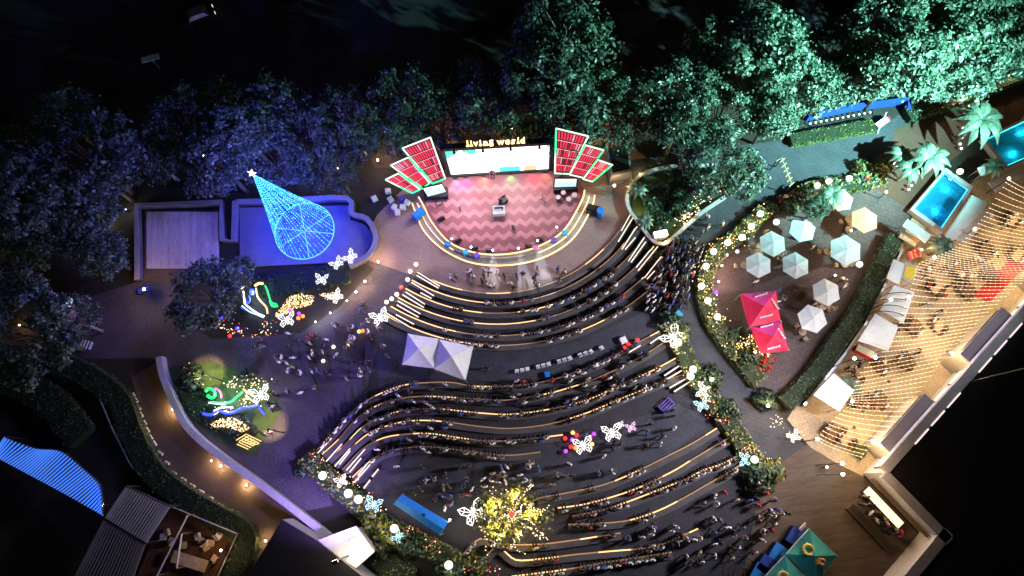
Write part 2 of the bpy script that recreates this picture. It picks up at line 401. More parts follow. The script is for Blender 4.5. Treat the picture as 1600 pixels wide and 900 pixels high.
strip(A1, ZS - .02, stage, side=-1, w=.13); strip(A3, .23, stage, side=-1, w=.13)
strip(A2[2:18], .48, stage, side=-1, w=.08); strip(A2[-18:-2], .48, stage, side=-1, w=.1)
# pale zigzag tiles, cut to the outline of the stage
def clip(poly, hull):
    for i in range(len(hull)):
        a, c = hull[i], hull[(i + 1) % len(hull)]; out = []
        sd = lambda p: (c.x - a.x) * (p.y - a.y) - (c.y - a.y) * (p.x - a.x)
        for j in range(len(poly)):
            p, q = poly[j], poly[(j + 1) % len(poly)]; sp, sq = sd(p), sd(q)
            if sp >= 0: out.append(p)
            if sp * sq < 0: out.append(p.lerp(q, sp / (sp - sq)))
        poly = out
        if len(poly) < 3: return []
    return poly
hull = [p - (p - W(780, 330, ZS)).normalized() * .25 for p in (A1[::3] + back)]
ar = sum(hull[i].x * hull[i - 1].y - hull[i - 1].x * hull[i].y for i in range(len(hull)))
if ar > 0: hull = hull[::-1]
hw = .62
for r in range(8):
    for c in range(-7, 26):
        x0 = c * hw; v0 = 1.5 + r * 1.42; up = .5 if c % 2 else 0; un = 0 if c % 2 else .5
        q = [u0 + UX * x0 + UY * (v0 + up), u0 + UX * (x0 + hw) + UY * (v0 + un), u0 + UX * (x0 + hw) + UY * (v0 + un + .62), u0 + UX * x0 + UY * (v0 + up + .62)]
        q = clip(q[::-1], hull)
        if len(q) >= 3:
            b = MB(); b.prism(q, ZS - .01, ZS + .006); b.build('tile', 'stage_light', stage)

# LED screen with its frame, and the lettering above it
p0 = W(705, 272, 1.0); NS = UY.copy()
BL, BR, TR, TL = WP(705, 272, p0, NS), WP(857, 263, p0, NS), WP(858, 224, p0, NS), WP(695, 236, p0, NS)
TL.xy = BL.xy; TR.xy = BR.xy; zt = (TL.z + TR.z) / 2; TL.z = TR.z = zt; BL.z = BR.z = 1.0
scr = T('led_screen', 'large bright white LED screen in black frame at back of stage', 'screen', (*((BL + BR) / 2).xy, ZS))
def SP(u, v, d=0): return BL + (BR - BL) * u + (TL - BL) * v + UY * d
b = MB(); NU, NV = 24, 10
gv = [SP(i / NU, j / NV, .06) for j in range(NV + 1) for i in range(NU + 1)]; gf = []; gm = []
for j in range(NV):
    for i in range(NU):
        gf.append((j * (NU + 1) + i, j * (NU + 1) + i + 1, (j + 1) * (NU + 1) + i + 1, (j + 1) * (NU + 1) + i))
        m_ = 0
        if (j > 6 and i < 1) or (j > 7 and i < 2) or (j == 9 and i < 7 and i != 3) or (j == 8 and i in (5, 6)): m_ = 1
        if j < 2 and 12 <= i < 17: m_ = 2
        if j < 2 and 17.5 <= i < 21: m_ = 3
        gm.append(m_)
b.v = [tuple(v) for v in gv]; b.f = gf; b.m = gm
b.build('display', ['screen_white', 'screen_teal', 'screen_cyan', 'screen_peach'], scr)
SN = Matrix((UX, -UY, Vector((0, 0, 1)))).transposed()
mid = (BL + BR) / 2; sh = zt - 1.0
b = MB(); b.box(mid + Vector((0, 0, sh / 2)) - UY * .18, (SW_ + .1, .4, sh + .1), M=SN); b.build('backing', 'black', scr)
for sx in (-1, 1):
    b = MB(); b.box(mid + UX * sx * (SW_ / 2 + .22) + Vector((0, 0, sh / 2 + .0)) - UY * .1, (.38, .6, sh + .7), M=SN); b.build('frame_post', 'dark_metal', scr)
b = MB(); b.box(mid + Vector((0, 0, sh + .32)) - UY * .12, (SW_ + .1, .6, .5), M=SN); b.build('frame_top', 'dark_metal', scr)
b = MB(); b.box(mid + Vector((0, 0, -.13)), (SW_ + .1, .6, .2), M=SN); b.build('frame_base', 'black', scr)
sgn = T('lettered_sign', 'warm lit living world lettering on black beam above the LED screen', 'sign', tuple(mid + Vector((0, 0, sh + .6))))
b = MB(); b.box(mid + Vector((0, 0, sh + .66)) - UY * .12, (SW_ * .62, .5, .12), M=SN); b.build('beam', 'black', sgn)
txt = 'living world'; n_l = 0
wid = {'l': .36, 'i': .36, 'v': .66, 'n': .72, 'g': .68, 'w': .95, 'o': .68, 'r': .54, 'd': .72, ' ': .22}
SZ = .98; cx = -3.15
for ch in txt:
    if ch != ' ':
        cu = bpy.data.curves.new('letter', 'FONT'); cu.body = ch; cu.size = SZ; cu.extrude = .08; cu.offset = .022; cu.align_x = 'LEFT'
        tob = bpy.data.objects.new('tmp', cu); COL.objects.link(tob)
        me = bpy.data.meshes.new_from_object(tob.evaluated_get(bpy.context.evaluated_depsgraph_get())); bpy.data.objects.remove(tob)
        me.materials.clear(); me.materials.append(MATS['sign_warm'])
        xs = [v.co.x for v in me.vertices]; x0, wl = min(xs), max(xs) - min(xs); sl = .115 if ch in 'linr' else .045
        for v in me.vertices: v.co.x -= x0 + wl / 2
        cx += wl / 2 + sl; o = link('letter', me, sgn)
        pos = mid + UX * cx + Vector((0, 0, sh + (.98 if ch == 'g' else .78))) + UY * .1
        # letters stand on the beam, leaning back slightly
        o.matrix_local = Matrix.Translation(pos - base_of(sgn)) @ Matrix((UX, Vector((0, 0, 1)), UY)).transposed().to_4x4() @ Matrix.Rotation(R(-25), 4, 'X')
        b = MB()
        b2 = .3 * (1.25 if ch in 'nw' else 1)
        if ch in 'linr':                                   # slab serifs
            b.box((0 if ch != 'r' else -.1, .05, .0), (wl + .19 if ch in 'lin' else .36, .10, .15)); s_ = b.build('serif', 'sign_warm', o, local=True)
        cx += wl / 2 + sl
    else: cx += .27
# unseen lamps added along the screen top to wash the stage
for k, (u, c_) in enumerate(((.1, (1, .86, .90)), (.37, (1, .82, .84)), (.63, (1, .82, .84)), (.9, (1, .86, .90)))):
    p = mid + UX * (u - .5) * SW_ + Vector((0, 0, sh + .75)) + UY * .75
    t = T('added_stage_lamp', f'added black stage lamp over the LED screen, {nth(k + 1)} from the left', 'lamp', tuple(p), group='added lamps above the screen')
    b = MB(); b.cyl(p + Vector((0, 0, -.05)), .16, .36, 10, r1=.12); b.build('housing', 'black', t)
    b = MB(); b.box(p + Vector((0, 0, .36)) - UY * .3, (.1, .8, .08), M=SN); b.build('bracket', 'black', t)
    add_light('SPOT', p + Vector((0, 0, -.12)), 1900, c_, t, .12, W(740 + 95 * (u - .5), 352, ZS) + UX * (u - .5) * 9, 118, .7)
# lamps added to throw the colour patches on the floor below the screen
for k, (px, py, c_, nm) in enumerate(((712, 280, (.3, .5, 1), 'blue'), (728, 278, (1, .1, .8), 'magenta'), (756, 276, (1, .55, .1), 'orange'), (798, 273, (.1, 1, .2), 'green'), (832, 270, (1, .05, .12), 'red'), (851, 270, (1, .5, .15), 'amber'))):
    p = W(px, py - 1, ZS); t = T('added_wash_lamp', f'small {nm} added lamp at the foot of the LED screen', 'lamp', tuple(p), group='added coloured lamps below the screen')
    b = MB(); b.box(p + Vector((0, 0, .08)), (.5, .16, .14), M=SN); b.build('housing', 'black', t)
    add_light('SPOT', p + Vector((0, 0, .55)), 260, c_, t, .1, p + UY * 1.6, 100, .6)

# fan-shaped lattice panels
def mir(pts): return pts
fans = {
 'left': [[(628.8, 231), (672.5, 214), (695.6, 278), (676, 286)], [(610.6, 257.5), (638.8, 245), (671, 285), (660, 294)], [(602.5, 280), (623, 270), (656, 295), (644, 301)]],
 'right': [[(869, 200), (919, 212), (890, 271), (867, 270)], [(914, 226), (943, 234), (912, 277), (890, 272)], [(933, 249), (957, 257), (926, 283), (911, 279)]]}
for sd, panels in fans.items():
    base = W(676, 286, 2.0) if sd == 'left' else W(880, 271, 2.0)
    fan = T('fan_panel_set', f'three red lattice fan panels with neon edges {"left" if sd == "left" else "right"} of the LED screen', 'stage decoration', (*base.xy, ZS))
    for k, q in enumerate(panels):
        c = [WP(x, y, base + UY * (.28 * k), NS) for x, y in q]      # TL TR BR BL
        pn = MB(); pn.add([p - UY * .06 for p in c] + [p - UY * .16 for p in c], [(3, 2, 1, 0), (4, 5, 6, 7), (0, 1, 5, 4), (1, 2, 6, 5), (2, 3, 7, 6), (3, 0, 4, 7)])
        panel = pn.build('panel', 'black', fan)
        f = lambda u, v, d=0: (c[3].lerp(c[2], u)).lerp(c[0].lerp(c[1], u), v) + UY * d
        rows = (5, 4, 3)[k]; cols = 9 if k == 0 else 7; b = MB()
        for r in range(rows):
            for cc in range(cols):
                ua, ub = .06 + .88 * cc / cols + .014, .06 + .88 * (cc + .72) / cols
                va, vb = .04 + .93 * r / rows + .012, .04 + .93 * (r + .9) / rows
                mi = 0 if random.random() > .22 else (1 if r == rows - 1 or random.random() > .4 else 2)
                b.add([f(ua, va, .0), f(ub, va, .0), f(ub, vb, .0), f(ua, vb, .0)], [(0, 1, 2, 3)], mi)
        b.build('lattice', ['neon_red', 'neon_pink', 'neon_dim'], panel, kind='stuff')
        for r in range(1, rows):
            v = .04 + .93 * r / rows - .01; b = MB(); b.tube([f(.04, v, .05), f(.96, v, .05)], .045, 4); b.build('rail', 'neon_pink', panel)
        edges = [('neon_green' if sd == 'left' else 'neon_pale', (0, 0), (0, .5)), ('neon_pale' if sd == 'left' else 'neon_green', (0, .5), (0, 1)), ('neon_pale', (0, 1), (1, 1)), ('neon_green' if k else 'neon_pale', (1, 1), (1, .45)), ('neon_pale' if sd == 'left' else 'neon_green', (1, .45), (1, 0)), ('neon_green' if sd == 'left' else 'neon_pale', (1, 0), (0, 0))]
        for m_, a, d in edges:
            b = MB(); b.tube([f(*a, .06), f(*d, .06)], .085, 5); b.build('neon_edge', m_, panel)
    for k, (a, d) in enumerate(((panels[0][3], panels[0][2]), (panels[-1][3], panels[-1][2]))):
        p = WP(*a, base, NS).lerp(WP(*d, base, NS), .5)
        b = MB(); b.tube([(p.x, p.y, ZS if k == 0 else .02), (p.x, p.y, p.z + .3)], .09, 6); b.build('post', 'dark_metal', fan)
# slanted monitors under the fans
for sd, q in (('left', [(660, 294), (691, 287), (698, 300), (668, 308)]), ('right', [(867, 279), (902, 279), (901, 292), (865, 293)])):
    c = [W(*q[0], 2.6), W(*q[1], 2.6), W(*q[2], 1.6), W(*q[3], 1.6)]
    ct = sum(c, Vector()) / 4
    t = T('stage_monitor', f'slanted glowing monitor on black plinth below the {sd} fan panels', 'screen', (*ct.xy, ZS))
    nn = (c[1] - c[0]).cross(c[3] - c[0]).normalized(); nn = nn if nn.z > 0 else -nn
    b = MB(); b.add([p - nn * .04 for p in c] + [p - nn * .3 for p in c], [(0, 1, 2, 3), (7, 6, 5, 4), (1, 0, 4, 5), (2, 1, 5, 6), (3, 2, 6, 7), (0, 3, 7, 4)]); b.build('casing', 'black', t)
    f = lambda u, v, d=0: (c[3].lerp(c[2], u)).lerp(c[0].lerp(c[1], u), v) + nn * d
    b = MB(); NU = 12
    prof = [.25, .4, .32, .5, .42, .3, .48, .36, .25, .42, .3, .22, .28]
    for i in range(NU):
        a0, a1 = .03 + .94 * i / NU, .03 + .94 * (i + 1) / NU
        b.add([f(a0, .05), f(a1, .05), f(a1, prof[i + 1]), f(a0, prof[i])], [(0, 1, 2, 3)], 1)
        b.add([f(a0, prof[i]), f(a1, prof[i + 1]), f(a1, prof[i + 1] + .14), f(a0, prof[i] + .14)], [(0, 1, 2, 3)], 2)
        b.add([f(a0, prof[i] + .14), f(a1, prof[i + 1] + .14), f(a1, .95), f(a0, .95)], [(0, 1, 2, 3)], 0)
    b.build('display', ['monitor_pale', 'monitor_blue', 'monitor_green'], t)
    b = MB(); b.box((ct.x, ct.y, ZS + .4), (2.7, 1.1, .8), M=SN); b.build('plinth', 'black', t)

# band riser, instruments, speakers and boxes on the stage
def boxthing(name, label, cat, px, py, sz, m, z=0, rz=0, group=None, lid=None):
    p = W(px, py, z); t = T(name, label, cat, tuple(p), rz, group)
    b = MB(); b.box((0, 0, sz[2] / 2), (sz[0], sz[1], sz[2])); b.build('body', m, t, local=True)
    b = MB(); b.box((0, 0, sz[2] + .025), (sz[0] * .9, sz[1] * .9, .05)); b.build('lid', lid or m, t, local=True)
    return t
RS = math.atan2(UX.y, UX.x)
p = W(780, 332, ZS); t = T('keyboard_table', 'white table with a dark keyboard in the middle of the stage', 'table', tuple(p), RS)
b = MB(); b.box((0, 0, .78), (1.35, 1.0, .06)); b.build('table_top', 'white', t, local=True)
b = MB(); b.box((0, -.47, .42), (1.33, .04, .66)); b.build('front_panel', 'white', t, local=True)
for sx in (-1, 1):
    for sy in (-1, 1): b = MB(); b.box((sx * .6, sy * .44, .375), (.06, .06, .75)); b.build('leg', 'steel', t, local=True)
t = T('keyboard', 'black keyboard with cables on the white stage table', 'keyboard', tuple(p + Vector((0, 0, .81))), RS)
b = MB(); b.box((0, .12, .04), (1.0, .34, .08)); b.build('body', 'black', t, local=True)
b = MB(); b.box((-.1, -.02, .095), (.75, .1, .02)); b.build('keys', 'white', t, local=True)
p = W(787, 316, ZS); t = T('music_case', 'black open flight case behind the keyboard table', 'case', tuple(p), RS + .6)
b = MB(); b.box((0, 0, .3), (.9, .5, .6)); b.build('body', 'black', t, local=True)
b = MB(); b.box((0, .3, .75), (.9, .06, .5)); b.build('lid', 'dark_metal', t, local=True)
for k, (px, py, m_, nm, z) in enumerate(((700, 383, 'box_blue', 'blue', .25), (728, 396, 'box_cyan', 'cyan', .25), (745, 401, 'box_violet', 'violet', .25), (837, 389, 'box_pink', 'pink', .25), (865, 377, 'box_violet', 'violet', .25), (882, 366, 'box_cyan', 'cyan', .25))):
    boxthing('gift_box', f'{nm} gift box on the stage steps, {nth(k + 1)} from the left', 'box', px, py, (.62, .58, .5), m_, z, RS + random.uniform(-.5, .5), 'gift boxes along the stage steps')
for k, (px, py, a) in enumerate(((690, 342, .5), (716, 376, .5), (742, 387, .2), (826, 384, -.3), (844, 374, -.4), (764, 391, 0))):
    p = W(px, py, ZS); t = T('wedge_speaker', f'black wedge speaker on the stage edge, {nth(k + 1)} of six', 'speaker', tuple(p), RS + a, 'wedge speakers on stage')
    b = MB(); b.add([(-.35, -.25, 0), (.35, -.25, 0), (.35, .25, 0), (-.35, .25, 0), (-.35, -.2, .42), (.35, -.2, .42), (.35, .2, .12), (-.35, .2, .12)], [(3, 2, 1, 0), (4, 5, 6, 7), (0, 1, 5, 4), (1, 2, 6, 5), (2, 3, 7, 6), (3, 0, 4, 7)]); b.build('body', 'black', t, local=True)
    b = MB(); b.box((0, .02, .3), (.6, .3, .02), M=Matrix.Rotation(R(-36), 3, 'X')); b.build('grille', 'dark_metal', t, local=True)
t = T('speaker_stack', 'black loudspeaker stack with blue cover right of the stage', 'speaker', tuple(W(927, 332, .02)), RS - .35)
b = MB(); b.box((0, 0, .6), (1.5, .8, 1.2)); b.build('cabinet', 'black', t, local=True)
b = MB(); b.cyl((.75, -.1, .02), .42, 1.35, 12); b.build('cover', 'canvas_blue', t, local=True)
b = MB(); b.box((-.3, 0, 1.25), (.7, .6, .1)); b.build('top_case', 'dark_metal', t, local=True)
t = T('covered_speaker', 'loudspeaker under bright blue tarpaulin left of the stage steps', 'speaker', tuple(W(656, 338, .02)), RS + .7)
b = MB(); b.box((0, 0, .5), (1.3, .8, 1.0)); b.build('cabinet', 'black', t, local=True)
b = MB(); b.add([(-.7, -.45, .6), (.7, -.45, .5), (.72, .45, .65), (-.7, .45, .5), (-.62, -.35, 1.05), (.6, -.38, 1.12), (.55, .4, 1.04), (-.6, .38, 1.1)], [(4, 5, 6, 7), (0, 1, 5, 4), (1, 2, 6, 5), (2, 3, 7, 6), (3, 0, 4, 7)]); b.build('tarpaulin', 'canvas_blue', t, local=True)
for k, (px, py) in enumerate(((880, 305), (888, 315), (872, 312), (897, 308))):
    p = W(px, py, ZS); t = T('drum', f'drum kit piece near the right stage monitor, {nth(k + 1)} of four', 'drum', tuple(p), 0, 'drum kit')
    b = MB(); b.cyl((0, 0, .35), .3, .35, 12); b.build('shell', ('canvas_red', 'steel', 'black', 'white')[k], t, local=True)
    b = MB(); b.cyl((0, 0, .702), .27, .02, 12); b.build('drum_head', 'white', t, local=True)
    for a in range(3): b = MB(); b.tube([(.2 * math.cos(a * 2.1), .2 * math.sin(a * 2.1), .36), (.3 * math.cos(a * 2.1), .3 * math.sin(a * 2.1), 0)], .015, 4); b.build('leg', 'steel', t, local=True)
for k, (px, py) in enumerate(((683, 322), (692, 319), (852, 318), (848, 312), (720, 330))):
    p = W(px, py, ZS); t = T('microphone_stand', f'thin black microphone stand on the stage, {nth(k + 1)} of five', 'stand', tuple(p), k, 'microphone stands')
    b = MB(); b.tube([(0, 0, 0), (0, 0, 1.4)], .03, 5); b.build('pole', 'black', t, local=True)
    b = MB(); b.tube([(0, 0, 1.38), (.6, .2, 1.6)], .025, 5); b.build('boom', 'black', t, local=True)
    for a in range(3): b = MB(); b.tube([(0, 0, .15), (.38 * math.cos(a * 2.1), .38 * math.sin(a * 2.1), .02)], .025, 4); b.build('leg', 'black', t, local=True)
# stage-edge spotlights with smoke volumes shaped as their light beams
sm = bpy.data.materials.new('smoke'); sm.use_nodes = True; sm.node_tree.nodes.remove(sm.node_tree.nodes['Principled BSDF'])
pv = sm.node_tree.nodes.new('ShaderNodeVolumePrincipled'); pv.inputs['Color'].default_value = (.85, .92, 1, 1); pv.inputs['Density'].default_value = .22
sm.node_tree.links.new(pv.outputs[0], sm.node_tree.nodes['Material Output'].inputs['Volume']); MATS['smoke'] = sm
for k, (px, py, tx, ty, beam) in enumerate(((736, 386, 733, 432, 0), (770, 391, 770, 432, 1), (810, 388, 822, 450, 1), (840, 376, 848, 445, 1), (870, 355, 878, 400, 0), (706, 373, 696, 410, 0))):
    p = W(px, py, ZS + 1.7); g = W(tx, ty, .02)
    t = T('spot_lamp', f'small white spot lamp on a stand at the stage edge, {nth(k + 1)} of six', 'lamp', (p.x, p.y, ZS), 0, 'spot lamps along the stage edge')
    b = MB(); b.tube([(p.x, p.y, ZS), (p.x, p.y, ZS + 1.6)], .035, 5); b.build('pole', 'black', t)
    b = MB(); b.sphere(p, .13, 8, 5); b.build('lens', 'star_white', t)
    if beam:
        d = (g - p).normalized(); add_light('SPOT', p + d * .2, 2000, (.85, .93, 1), t, .05, g, 34, .3)
        s_ = MB(); e = p + (g - p) * .96; ref = d.cross(Vector((0, 0, 1))).normalized(); vv = ref.cross(d); n = 14
        L_ = (e - p).length; vs = [p + d * .25 + (ref * math.cos(2 * math.pi * j / n) + vv * math.sin(2 * math.pi * j / n)) * .1 for j in range(n)]
        vs += [e + (ref * math.cos(2 * math.pi * j / n) + vv * math.sin(2 * math.pi * j / n)) * (L_ * .25) for j in range(n)]
        vs = [Vector((q.x, q.y, max(q.z, .05))) for q in vs]
        s_.add(vs, [(j, (j + 1) % n, n + (j + 1) % n, n + j) for j in range(n)] + [tuple(range(n - 1, -1, -1)), tuple(range(n, 2 * n))])
        so = s_.build('smoke', 'smoke'); bm_ = bmesh.new(); bm_.from_mesh(so.data); bmesh.ops.recalc_face_normals(bm_, faces=bm_.faces); bm_.to_mesh(so.data); bm_.free()
        tag(so, f'beam shaped smoke cone at the stage edge spot, {nth(k)} beam', 'smoke', kind='stuff')

# ================================================================ amphitheatre benches
def circ3(a, b_, c, n=30):
    ax, ay = a; bx, by = b_; cx_, cy_ = c
    d = 2 * (ax * (by - cy_) + bx * (cy_ - ay) + cx_ * (ay - by))
    ux = ((ax**2 + ay**2) * (by - cy_) + (bx**2 + by**2) * (cy_ - ay) + (cx_**2 + cy_**2) * (ay - by)) / d
    uy = ((ax**2 + ay**2) * (cx_ - bx) + (bx**2 + by**2) * (ax - cx_) + (cx_**2 + cy_**2) * (bx - ax)) / d
    r = math.hypot(ax - ux, ay - uy); t0 = math.atan2(ay - uy, ax - ux); t1 = math.atan2(cy_ - uy, cx_ - ux)
    return [(ux + r * math.cos(t0 + (t1 - t0) * i / n), uy + r * math.sin(t0 + (t1 - t0) * i / n)) for i in range(n + 1)]
ROWS = []
UP_ = [((650, 431), (790, 464), (986, 343)), ((642, 443), (791, 479), (999, 358)), ((632, 456), (792, 495), (1012, 373)), ((620, 470), (794, 512), (1025, 389)), ((609, 484), (796, 530), (1038, 406)), ((600, 497), (800, 545), (1050, 425))]
for k, (a, m_, c) in enumerate(UP_): ROWS.append(('upper', k, smooth(WL(circ3(a, m_, c)), 1)))
MID = [
 [(500, 707), (522, 684), (548, 655), (575, 632), (605, 617), (640, 606), (700, 603), (740, 609), (800, 609), (860, 600), (920, 580), (970, 556), (1000, 540), (1032, 523)],
 [(508, 714), (534, 690), (560, 660), (590, 640), (625, 629), (665, 625), (730, 628), (790, 631), (850, 622), (905, 607), (960, 585), (1005, 562), (1038, 541)],
 [(517, 722), (545, 697), (570, 672), (600, 656), (640, 646), (690, 645), (750, 651), (800, 653), (860, 645), (920, 630), (975, 605), (1020, 585), (1061, 563)],
 [(527, 730), (553, 704), (580, 682), (610, 670), (645, 663), (690, 664), (750, 672), (800, 675), (860, 668), (920, 650), (980, 625), (1030, 605), (1074, 588)],
 [(540, 738), (568, 708), (595, 692), (625, 685), (670, 683), (720, 690), (770, 695), (830, 691), (880, 685)],
 [(555, 750), (580, 727), (605, 712), (640, 705), (675, 704), (720, 709), (790, 717), (845, 712)]]
LOW = [
 [(840, 784), (900, 773), (950, 761), (1000, 740), (1050, 715), (1083, 698), (1122, 674)],
 [(872, 799), (920, 792), (990, 771), (1050, 743), (1080, 725), (1110, 707), (1141, 689)],
 [(895, 812), (960, 797), (1050, 763), (1075, 753), (1100, 740), (1130, 730), (1156, 716)],
 [(888, 825), (940, 823), (985, 818), (1030, 803), (1070, 783), (1110, 760), (1135, 746), (1161, 730)],
 [(728, 871), (752, 847), (785, 856), (835, 856), (870, 853), (920, 846), (970, 838)],
 [(762, 877), (778, 861), (805, 880), (850, 878), (897, 872), (950, 867), (1020, 860), (1060, 845), (1092, 831)],
 [(800, 906), (885, 895), (940, 885), (1000, 876), (1050, 868)]]
for k, r in enumerate(MID): ROWS.append(('middle', k, smooth(WL(r), 4)))
for k, r in enumerate(LOW): ROWS.append(('lower', k, smooth(WL(r), 4)))
SEAT_Z = .42
for sec, k, path in ROWS:
    c = path[len(path) // 2]
    t = T('bench_row', f'curved stone bench with warm light strip, {nth(k + 1)} row of the {sec} seating', 'bench', (c.x, c.y, .012), 0, 'amphitheatre bench rows')
    b = MB(); b.ribbon(path, .42, .014, SEAT_Z - .06); b.build('riser', 'bench_stone', t)
    b = MB(); b.ribbon(path, .52, SEAT_Z - .06, SEAT_Z); b.build('seat', 'bench_stone', t)
    q = offset(path, .26)                     # the side towards the stage
    L_ = len(path)
    i = 0; g = random.Random(k * 7 + len(sec))
    while i < L_ - 1:                          # lit and nearly dark stretches
        j = min(L_ - 1, i + g.randint(2, 5)); u = i / L_
        pr = (.85 if (u < .14 or u > .86) else .26) if sec == 'upper' else .42
        strip(q[i:j + 1], SEAT_Z - .05, t, m='led_row' if g.random() < pr else 'led_dim', w=.12, out=.02, side=1); i = j
# pale light lines on the steps at both ends of the seating
ENDS = [[(655, 428), (688, 449)], [(652, 432), (686, 452)], [(644, 443), (679, 464)], [(658, 459), (675, 468)], [(635, 458), (665, 477)], [(630, 462), (663, 482)], [(623, 472), (658, 492)], [(621, 478), (655, 497)], [(604, 490), (639, 511)], [(620, 493), (648, 508)],
 [(985, 336), (970, 363)], [(989, 341), (965, 380)], [(992, 359), (971, 392)], [(992, 373), (976, 392)], [(1006, 373), (981, 410)], [(1008, 380), (985, 412)], [(1015, 393), (993, 420)], [(1027, 387), (996, 425)], [(1032, 403), (1006, 436)], [(1022, 425), (1010, 438)],
 [(980, 553), (1000, 541)], [(1015, 538), (1031, 527)], [(1037, 588), (1061, 572)], [(1040, 594), (1064, 580)], [(1045, 607), (1073, 591)], [(1052, 613), (1077, 597)],
 [(498, 709), (520, 685)], [(512, 721), (536, 694)], [(525, 729), (549, 701)], [(532, 726), (549, 705)], [(543, 735), (572, 702)], [(548, 738), (566, 716)], [(555, 754), (580, 726)], [(561, 743), (575, 725)], [(583, 745), (593, 733)], [(570, 763), (580, 750)]]
for k, (a, d) in enumerate(ENDS):
    A, D = W(*a), W(*d); c = (A + D) / 2; n = (D - A).normalized(); s_ = Vector((-n.y, n.x, 0))
    where = 'left of the upper seating' if k < 10 else 'right of the upper seating' if k < 20 else 'right of the middle seating' if k < 26 else 'left of the middle seating'
    kk = k if k < 10 else k - 10 if k < 20 else k - 20 if k < 26 else k - 26
    t = T('light_step', f'stair tread with pale light line, {nth(kk + 1)} down {where}', 'step', (c.x, c.y, .012), 0, 'lit stair treads')
    rz = math.atan2(n.y, n.x)
    b = MB(); b.box((c.x, c.y, .23), ((D - A).length, .3, .43), rz); b.build('tread', 'bench_stone' if k < 26 else 'wood_floor', t)
    b = MB(); b.box((c.x, c.y, .455), ((D - A).length, .11, .02), rz); b.build('light_strip', 'led_cool', t)

# ================================================================ people
def person_mesh(name, J, B, root, bones):
    names = list(J); me = bpy.data.meshes.new('tmp')
    me.from_pydata([J[n][:3] for n in names], [(names.index(a), names.index(c)) for a, c, _ in B], [])
    ob = bpy.data.objects.new('tmp', me); COL.objects.link(ob)
    ob.modifiers.new('s', 'SKIN')
    for i, n in enumerate(names):
        r = J[n][3]; sv = me.skin_vertices[0].data[i]; sv.radius = r if isinstance(r, tuple) else (r, r); sv.use_root = (n == root)
    sb = ob.modifiers.new('d', 'SUBSURF'); sb.levels = 1
    m2 = bpy.data.meshes.new_from_object(ob.evaluated_get(bpy.context.evaluated_depsgraph_get()))
    bpy.data.objects.remove(ob); m2.name = name
    segs = [(Vector(J[a][:3]), Vector(J[c][:3]), mi) for a, c, mi in B]
    hd = Vector(J['crown'][:3])
    for p in m2.polygons:
        best = 9; bi = 0
        for a, c, mi in segs:
            d = c - a; t = max(0, min(1, (p.center - a).dot(d) / d.dot(d))); q = (p.center - a - d * t).length
            if q < best: best = q; bi = mi
        if bi == 3: bi = 2 if (p.center.z > hd.z - .05 or p.center.y < hd.y + .03) else 0
        p.material_index = bi; p.use_smooth = True
    return m2
# slots: 0 skin 1 shirt 2 hair 3 head (split) 4 trousers 5 shoe
def skel(seated, arms, lean=0., stride=0.):
    z = .50 if seated else .93
    J = {'pelvis': (0, 0, z, (.15, .11)), 'waist': (0, .0 + lean * .2, z + .2, (.135, .10)), 'chest': (0, lean * .5, z + .42, (.165, .11)), 'neck': (0, lean * .7 + .01, z + .58, .055),
         'jaw': (0, lean * .8 + .035, z + .66, (.075, .085)), 'crown': (0, lean * .9 + .025, z + .80, (.085, .10))}
    B = [('pelvis', 'waist', 4), ('waist', 'chest', 1), ('chest', 'neck', 1), ('neck', 'jaw', 0), ('jaw', 'crown', 3)]
    for s, k in ((-1, 'l'), (1, 'r')):
        J['sh' + k] = (s * .19, lean * .55, z + .50, .06)
        e, wr = {'down': ((.25, -.03, .24), (.26, .06, -.0)), 'lap': ((.25, .06, .24), (.12, .28, .14)), 'phone': ((.24, .14, .28), (.07, .32, .42)), 'up': ((.26, .12, .62), (.2, .2, .88))}[arms]
        J['el' + k] = (s * e[0], e[1] + lean * .3, z + e[2], .042); J['wr' + k] = (s * wr[0], wr[1], z + wr[2], .03); J['ha' + k] = (s * wr[0] * .9, wr[1] + .09, z + wr[2] + .01, (.035, .02))
        B += [('chest', 'sh' + k, 1), ('sh' + k, 'el' + k, 1), ('el' + k, 'wr' + k, 0), ('wr' + k, 'ha' + k, 0)]
        if seated:
            J['hi' + k] = (s * .10, .06, z - .0, .085); J['kn' + k] = (s * .14, .46, z, .065); J['an' + k] = (s * .13, .44, .09, .042); J['to' + k] = (s * .15, .60, .04, (.04, .03))
        else:
            f = s * stride
            J['hi' + k] = (s * .10, 0, z - .10, .085); J['kn' + k] = (s * .11, .03 + f * .5, .50, .062); J['an' + k] = (s * .11, f, .09, .042); J['to' + k] = (s * .13, f + .16, .04, (.04, .03))
        B += [('pelvis', 'hi' + k, 4), ('hi' + k, 'kn' + k, 4), ('kn' + k, 'an' + k, 4), ('an' + k, 'to' + k, 5)]
    return J, B
PM = {}
for nm, a in {'sit_lap': (True, 'lap', .05), 'sit_phone': (True, 'phone', .16), 'sit_back': (True, 'down', -.12), 'stand': (False, 'down', .0), 'stand_phone': (False, 'phone', .05), 'walk': (False, 'down', .06, .26), 'wave': (False, 'up', .0)}.items():
    J, B = skel(*a); m = person_mesh('person_' + nm, J, B, 'pelvis', None)
    idx = [p.material_index for p in m.polygons]; m.materials.clear()
    for q in ('skin', 'shirt', 'hair', 'hair', 'trousers', 'shoe'): m.materials.append(MATS[q])
    m.polygons.foreach_set('material_index', idx); m.update()
    PM[nm] = m
SHIRT = {'white': (.72, .72, .74), 'black': (.015, .015, .018), 'grey': (.20, .20, .22), 'navy': (.03, .045, .12), 'red': (.5, .03, .05), 'beige': (.45, .36, .27), 'blue': (.06, .14, .40), 'pale pink': (.65, .42, .45), 'brown': (.13, .07, .04)}
